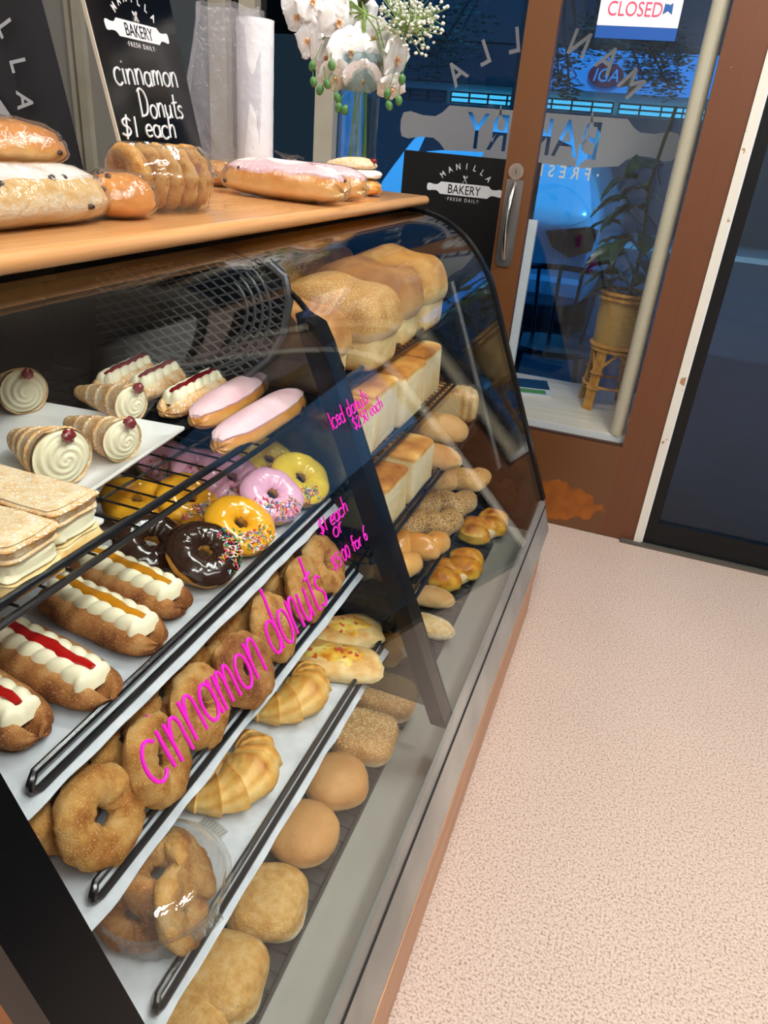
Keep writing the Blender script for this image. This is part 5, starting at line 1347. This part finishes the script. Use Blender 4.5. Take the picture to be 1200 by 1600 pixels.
# finger buns pointing out over the bench edge
for i, (q, L_, w_, h_, lb, ic_, dr_, nf, yaw) in enumerate([((533, 324), .285, .105, .084, 'wrapped finger bun with pink and white icing, nearest the donut tub', IC_PF, IC_W, 8, -.13),
        ((566, 317), .25, .095, .080, 'wrapped finger bun with pink icing, second along the bench', IC_PF, None, 4, -.05)]):
    e = at_z(*q, BZ)
    fruit_bun((e.x-L_/2*math.cos(yaw), e.y-L_/2*math.sin(yaw)+.01, BZ), yaw, L_, w_, h_, lb, 241+i, ic_, BUNG, nf, 'wrapped finger buns on the bench', 3.2, 'finger_bun', .12, .66, 1.0, (.03, .93), dr_)
e = Vector((-.665, 1.80, 0)); yaw = -.1
t = thing('cream_bun', 'sugared bun with white cream and a dot of jam at the bench corner', 'bun', (e.x-.070, e.y+.012, BZ), (0, 0, yaw))
P = capsule(.135, .095, .044, 3, 251, .05, .2); cap_mesh(P, tone=lambda p, u, a: .35+.2*nz(p, 20, 2)).build('lower_half', BUNG, t)
b = blob(.065, .046, .014, .7, .8, 252, .10, 2.2, .7, nu=36, nv=14).xf(T(0, 0, .036)); b.build('cream', IC_W, t)
P2_ = capsule(.128, .088, .044, 2.6, 253, .05, .55)
g = cap_mesh(P2_, tone=lambda p, u, a: .35); g.xf(T(-.012, 0, .050) @ RY(-.10)).build('sugared_top', SUGARP, t)
blob(.010, .009, .006, 1, 1, 254, .2, 2, 1, nu=14, nv=8).xf(T(.046, 0, .072)).build('jam_dot', JAMD, t)
e = Vector((-.93, 1.84, 0))
t = thing('bagged_bun', 'small fruit bun in a tied clear bag behind the pink finger buns', 'bun', (e.x, e.y, BZ), (0, 0, .2), 'wrapped fruit buns on the bench')
P = capsule(.10, .08, .055, 2.2, 256, .05, .3); cap_mesh(P, tone=lambda p, u, a: .7).build('dough', BUNG, t); wrap_of(P, t, 257, .006)
g = G(); q = random.Random(3)
for k in range(4): g.tube([(0, 0, .055), (.012*(k-1.5), .01*(k % 2), .070), (.026*(k-1.5), .004, .078-.004*k)], [.006, .004, .002], 6)
g.build('bag_tie', CLING, t)
# clear tub of donuts on the bench
cA, cB = at_z(228, 341, BZ), at_z(338, 334, BZ)
bc = (cA+cB)/2 + Vector((-.062, .036, 0)); ya = math.atan2(cB.y-cA.y, cB.x-cA.x)
t = tub(bc, BZ+.0008, .074, .052, 'oval clear tub of cinnamon donuts on the bench below the chalk sign', lidh=.042, tabs=(), sx=1.30)
t.rotation_euler = (0, 0, ya-PI/2)
for i in range(5):
    d = Vector((math.cos(ya), math.sin(ya), 0)); p = bc + d*((i-2)*.032) + Vector((0, 0, .0480))
    M = T(p) @ RZ(ya-.15) @ RY(PI/2-.12)
    cinnamon_donut(p, M, 'cinnamon donut standing in the bench tub, '+['nearest the fruit bun', 'second from the fruit bun', 'in the middle', 'second from the finger bun', 'nearest the finger bun'][i], 260+i, 'cinnamon donuts in the bench tub', CINN, .0275, .0180)
p = Vector((-1.00, 1.60, 0))
t = thing('donut_pack', 'small clear pack of sugared donuts behind the clear bench tub', 'tub', (p.x, p.y, BZ), (0, 0, .1))
P = capsule(.12, .085, .066, 4, 271, .04, .4); cap_mesh(P, tone=lambda q, u, a: .5+.2*nz(q, 30, 3)).build('donuts', CINN, t); wrap_of(P, t, 272, .006)

# ---- chalk-marker sign standing on the bench
def project(p):
    d = Vector(p)-Vector((0, 0, CAMZ)); z = d.dot(CF); return 600+FPX*d.dot(CR)/z, 800-FPX*d.dot(CU)/z
NB, FB = at_z(207, 292, BZ), at_z(327, 286, BZ)
hd = (FB-NB); SW = hd.length; hd.normalize(); nb = Vector((-hd.y, hd.x, 0))
best = None
for k in range(0, 700):
    al = k/1000; up = Vector((0, 0, 1))*math.cos(al)+nb*math.sin(al); s_ = .05
    while s_ < .6:
        q = project(NB+up*s_)
        if q[1] <= 0: break
        s_ += .002
    e_ = abs(q[0]-132)
    if best is None or e_ < best[0]: best = (e_, al)
al = best[1]; UP = Vector((0, 0, 1))*math.cos(al)+nb*math.sin(al); FN = hd.cross(UP)
SM = Matrix(((hd.x, UP.x, FN.x, NB.x), (hd.y, UP.y, FN.y, NB.y), (hd.z, UP.z, FN.z, NB.z+.0005), (0, 0, 0, 1)))
t = thing('chalk_sign', 'gloss black tilted board reading cinnamon donuts one dollar each on the bench', 'sign', NB, (0, 0, 0)); t.matrix_world = SM
G().box(0, SW, 0, .46, -.006, 0).build('board', SIGNBLK, t, smooth=False)
G().box(-.0035, 0, 0, .46, -.0065, .0005).build('pale_edge', plain('board_edge', (206, 200, 186), .5), t, smooth=False)
prop = Matrix(((1, 0, 0, 0), (0, 1, 0, 0), (0, 0, 1, 0), (0, 0, 0, 1)))
inv = SM.inverted()
def on_sign(px, py):
    d = inv.to_3x3() @ ray(px, py); o = inv @ Vector((0, 0, CAMZ)); q = o-d*(o.z/d.z); return Vector((q.x, q.y, 0))
lc, l0, l1 = on_sign(216, 50), on_sign(167, 38), on_sign(265, 63)
logo(t, T(lc.x, lc.y, .0006), (l1-l0).length)
g = G()
for tx, a, b, v, sd in (('cinnamon', (180, 131), (279, 137), (-5, -25), 1), ('Donuts', (220, 183), (287, 186), (-4, -22), 2), ('$1', (190, 214), (218, 214), (-3, -20), 3), ('each', (228, 213), (277, 217), (-3, -20), 4)):
    O, U = on_sign(*a), on_sign(*b); V = on_sign(a[0]+v[0], a[1]+v[1])-O
    handwrite(g, tx, O+Vector((0, 0, .001)), U-O, V, .0022, sd)
g.build('handwriting', CHALK, t)
# strut behind the board so it stands
G().box(SW*.35, SW*.65, 0, .012, -.10, -.0066).build('easel_foot', SIGNBLK, t, smooth=False)

# ---- black banner at the left
BNY = 1.95
bp = lambda x, y: at_y(x, y, BNY)
a, b = bp(60, 0), bp(128, 270); sl = (b.x-a.x)/(b.z-a.z)
t = thing('black_banner', 'black hanging banner with white rolling pin logo at the far left', 'banner', (b.x, BNY, 0))
def f(u, v):
    z = .02+1.95*v; xr = a.x+sl*(z-a.z); x = xr-.95*(1-u)
    return x-b.x, .012*math.sin(x*17)+.006*math.sin(x*31+z*3), z
g = G().grid(50, 24, f); top = list(g.v); fs = list(g.f); g.add([(x, y+.002, z) for x, y, z in top], [q[::-1] for q in fs]); g.build('cloth', plain('black_cloth', (38, 37, 42), .75, bump=(30, .1, .003)), t)
lc = bp(-72, 84); sc_ = 434*(lc-Vector((0, 0, CAMZ))).dot(CF)/FPX
logo(t, T(lc.x-b.x, -.021, lc.z) @ Matrix.Rotation(PI/2, 4, 'X') @ RZ(math.radians(-50)), sc_, plain('banner_print', (196, 196, 200), .7), plain('banner_dark', (44, 43, 48), .7))

# ---- roll of plastic bags
p = at_z(399, 286, BZ); dep = (p-Vector((0, 0, CAMZ))).dot(CF); rr = 27*dep/FPX; H = 214*dep/FPX
t = thing('bag_roll', 'upright white roll of plastic bags with a clear bag pulled loose', 'bag roll', (p.x, p.y, BZ))
def f(u, v):
    a = 2*PI*u; z = H*v; r = rr*(1+.02*nz((math.cos(a)*2, math.sin(a)*2, z*30), 1, 2)+.015*math.sin(z*150+a)*nz((z*20, a, 0), 1, 3))
    return r*math.cos(a), r*math.sin(a), z
g = G().grid(48, 40, f, True, False); g.lathe([(rr*.99, H), (rr*.4, H-.002), (rr*.38, H-.03), (.001, H-.03)], 32); g.lathe([(rr*.99, 0), (.001, 0)], 32); g.build('roll', ROLLM, t)
lft = -CR.copy(); lft.z = 0; lft.normalize()
def f(u, v):
    a = PI*(-.05+1.1*u); z = H*(1.06-.92*v); wd = rr*(3.3+.6*math.sin(v*2.8)-1.2*max(0, v-.7)*2)
    d = lft*(wd*math.sin(a)*.92+rr*.1) + Vector((-lft.y, lft.x, 0))*(rr*.95*math.cos(a))
    k = 1+.16*nz((u*5, v*1.2, 0), 1.6, 5)+.07*nz((u*16, v*2, 1), 1.6, 6)
    return d.x*k, d.y*k, max(.002, z+.012*nz((u*7, v*3, 2), 1.5, 7))
G().grid(60, 40, f).build('loose_bag', BAG, t)

# ---- vase with white orchids and baby's breath
vp = at_z(554, 301, BZ); dep = (vp-Vector((0, 0, CAMZ))).dot(CF); vr = 29*dep/FPX; vh = .30
t = thing('glass_vase', 'tall clear glass cylinder vase at the bench corner', 'vase', (vp.x, vp.y, BZ))
G().lathe([(.001, .0005), (vr*.96, .0005), (vr, .004), (vr, vh-.002), (vr-.002, vh), (vr-.004, vh-.002), (vr-.004, .022), (.001, .020)], 48).build('vase_glass', GLASSV, t)
G().lathe([(.001, .0005), (vr*.99, .001), (vr*.99, .020), (.001, .0205)], 40).build('thick_base', sheetglass('base_glass', (150, 176, 176), .10), t)
ot = thing('orchid_spray', 'spray of white orchids with pink and yellow centres in the vase', 'flowers', (vp.x, vp.y, BZ+.02))
O0 = Vector((vp.x, vp.y, BZ+.02)); rnd = random.Random(21)
def petal(L, W, curl, seed, base=.12):
    g = G()
    def f(u, v):
        c = 2*v-1; wv = W*(base+(1-base)*math.sin(PI*min(1, u*.93+.07))**.75)*(1-.12*u)
        return L*u, c*wv*(1), curl*u*u*L - .18*W*c*c + .004*nz((u*3, c*2, seed), 1.5, seed)
    g.grid(12, 9, f); n = len(g.v); fs = list(g.f); g.add([(x, y, z-.0007) for x, y, z in g.v[:n]], [q[::-1] for q in fs]); return g
def bloom(M, s, seed, parent):
    g = G()
    for ang, L, W, cu in ((.12, .046, .037, .12), (PI-.12, .046, .037, .12), (PI/2, .043, .024, -.08), (PI*1.5-.66, .043, .022, -.12), (PI*1.5+.66, .043, .022, -.12)):
        q = petal(L*s, W*s, cu+.1*math.sin(seed+ang), seed+ang).xf(RZ(ang) @ T(.002, 0, .001 if abs(math.sin(ang)) < .1 else -.001)); g.add(q.v, q.f)
    o = g.build('bloom', PETAL, parent, M=M)
    q = G(); b = blob(.004*s, .0035*s, .005*s, 1, 1, seed, .2, 2, 1, nu=14, nv=9); q.add(b.v, b.f)
    b = petal(.011*s, .005*s, .6, seed, .4).xf(RZ(-PI/2) @ T(.003, 0, .004)); q.add(b.v, b.f)
    for k in (-1, 1):
        b = petal(.007*s, .004*s, 1.0, seed, .4).xf(RZ(-PI/2+k*.9) @ T(.002, 0, .004)); q.add(b.v, b.f)
    q.build('lip', LIP, o)
BL = [((530, 32), 1.0, 0, .2, 0), ((548, 80), 1.08, -.02, .0, .1), ((582, 58), .95, .02, .35, 0), ((483, 62), 1.0, .01, -1.0, .1), ((466, 24), .9, .03, -.6, 0), ((490, 2), .9, .02, -.3, .4), ((525, 120), .85, -.03, -.4, -.5), ((566, 124), .9, -.03, .2, -.5), ((620, 90), .95, .0, .9, -.1), ((612, 138), .7, .0, .6, -.6), ((592, 96), .9, .02, .5, -.1), ((512, 88), .9, .04, -.3, 0), ((560, 15), .9, .05, .1, .4), ((462, 5), .8, .05, -.5, .3)]
toc = Vector((0, 0, CAMZ))
stems = G()
for i, (q, s_, dy, yw, pt) in enumerate(BL):
    P = at_y(*q, vp.y+dy); fw = (toc-P).normalized(); rt = Vector((0, 0, 1)).cross(fw).normalized(); up = fw.cross(rt)
    R_ = Matrix(((rt.x, up.x, fw.x, 0), (rt.y, up.y, fw.y, 0), (rt.z, up.z, fw.z, 0), (0, 0, 0, 1))) @ RY(yw) @ RX(-pt) @ RZ(rnd.uniform(-.3, .3))
    bloom(T(P-O0) @ R_, s_*1.10, i*3.7, ot)
    back_ = (R_ @ Vector((0, 0, -1)))
    A = P-O0+back_*.003; B = Vector((0, 0, vh+.06)); C_ = A+back_*.03
    stems.tube([A, C_, C_.lerp(B, .5)+Vector((0, 0, .03)), B], [.0012, .0015, .002, .0022], 6)
for k in range(3):
    a = k*2.1; stems.tube([(vr*.5*math.cos(a), vr*.5*math.sin(a), .004), (vr*.3*math.cos(a), vr*.3*math.sin(a), vh*.6), (0, 0, vh+.06)], .0028, 8)
stems.build('stems', STEMG, ot)
for i, q in enumerate([(488, 103), (518, 102), (490, 128), (511, 131), (500, 141), (529, 168), (539, 172), (605, 147), (608, 165), (623, 157), (628, 124), (527, 152)]):
    P = at_y(*q, vp.y-.045)-O0
    b = blob(.0085, .0085, .0115, 1, 1, i, .06, 1.5, 1, nu=16, nv=12).xf(T(0, 0, -.0115)); b.tube([(0, 0, .010), (.004, .004, .03), (.002, .014, .05)], .0011, 6)
    b.build('bud', LEAFG, ot, M=T(P) @ RY(rnd.uniform(-.5, .5)))
l = leafgeo(.11, .022, .4, 3); l.build('leaf', plain('orchid_leaf', (92, 104, 50), .5), ot, M=T(at_y(560, 12, vp.y+.05)-O0) @ RZ(-.4) @ RY(-.3))
gt_ = thing('gypsophila_spray', "cluster of tiny white baby's breath flowers on green stems beside the orchids", 'flowers', (vp.x, vp.y, BZ+.02))
st_, hd_ = G(), G(); cpt = at_y(632, 28, vp.y)-O0
for k in range(5):
    a = k*1.3; st_.tube([(vr*.6*math.cos(a), vr*.6*math.sin(a), .004), (.01, 0, vh), tuple(Vector((.02, 0, vh+.05)).lerp(cpt, .7))], .0014, 5)
for k in range(300):
    px_, py_ = 640+rnd.gauss(0, 26), 26+rnd.gauss(0, 27)
    if px_ < 588 or py_ > 92: continue
    P = at_y(px_, py_, vp.y+rnd.gauss(0, .04))-O0
    r = rnd.uniform(.0026, .0048); b = blob(r, r, r*.8, 1, 1, k, .3, 2.5, 1, nu=9, nv=6).xf(T(P)); hd_.add(b.v, b.f)
    if k % 2 == 0: st_.tube([P, P.lerp(cpt, .35)+Vector((0, 0, -.006)), P.lerp(cpt, .85)+Vector((0, 0, -.02))], .0007, 4)
for q in [(664, 55), (672, 60), (692, 40), (690, 50), (683, 30), (668, 78), (660, 78), (676, 18)]:
    P = at_y(*q, vp.y)-O0; b = blob(.0046, .0046, .004, 1, 1, 3, .3, 2.5, 1, nu=10, nv=7).xf(T(P)); hd_.add(b.v, b.f); st_.tube([P, P.lerp(cpt, .4)+Vector((0, 0, .012)), cpt], .0008, 4)
st_.build('stems', plain('fresh_green', (150, 176, 96), .5), gt_); o = hd_.build('flower_heads', plain('tiny_white_flower', (236, 240, 226), .6), gt_); o['kind'] = 'stuff'
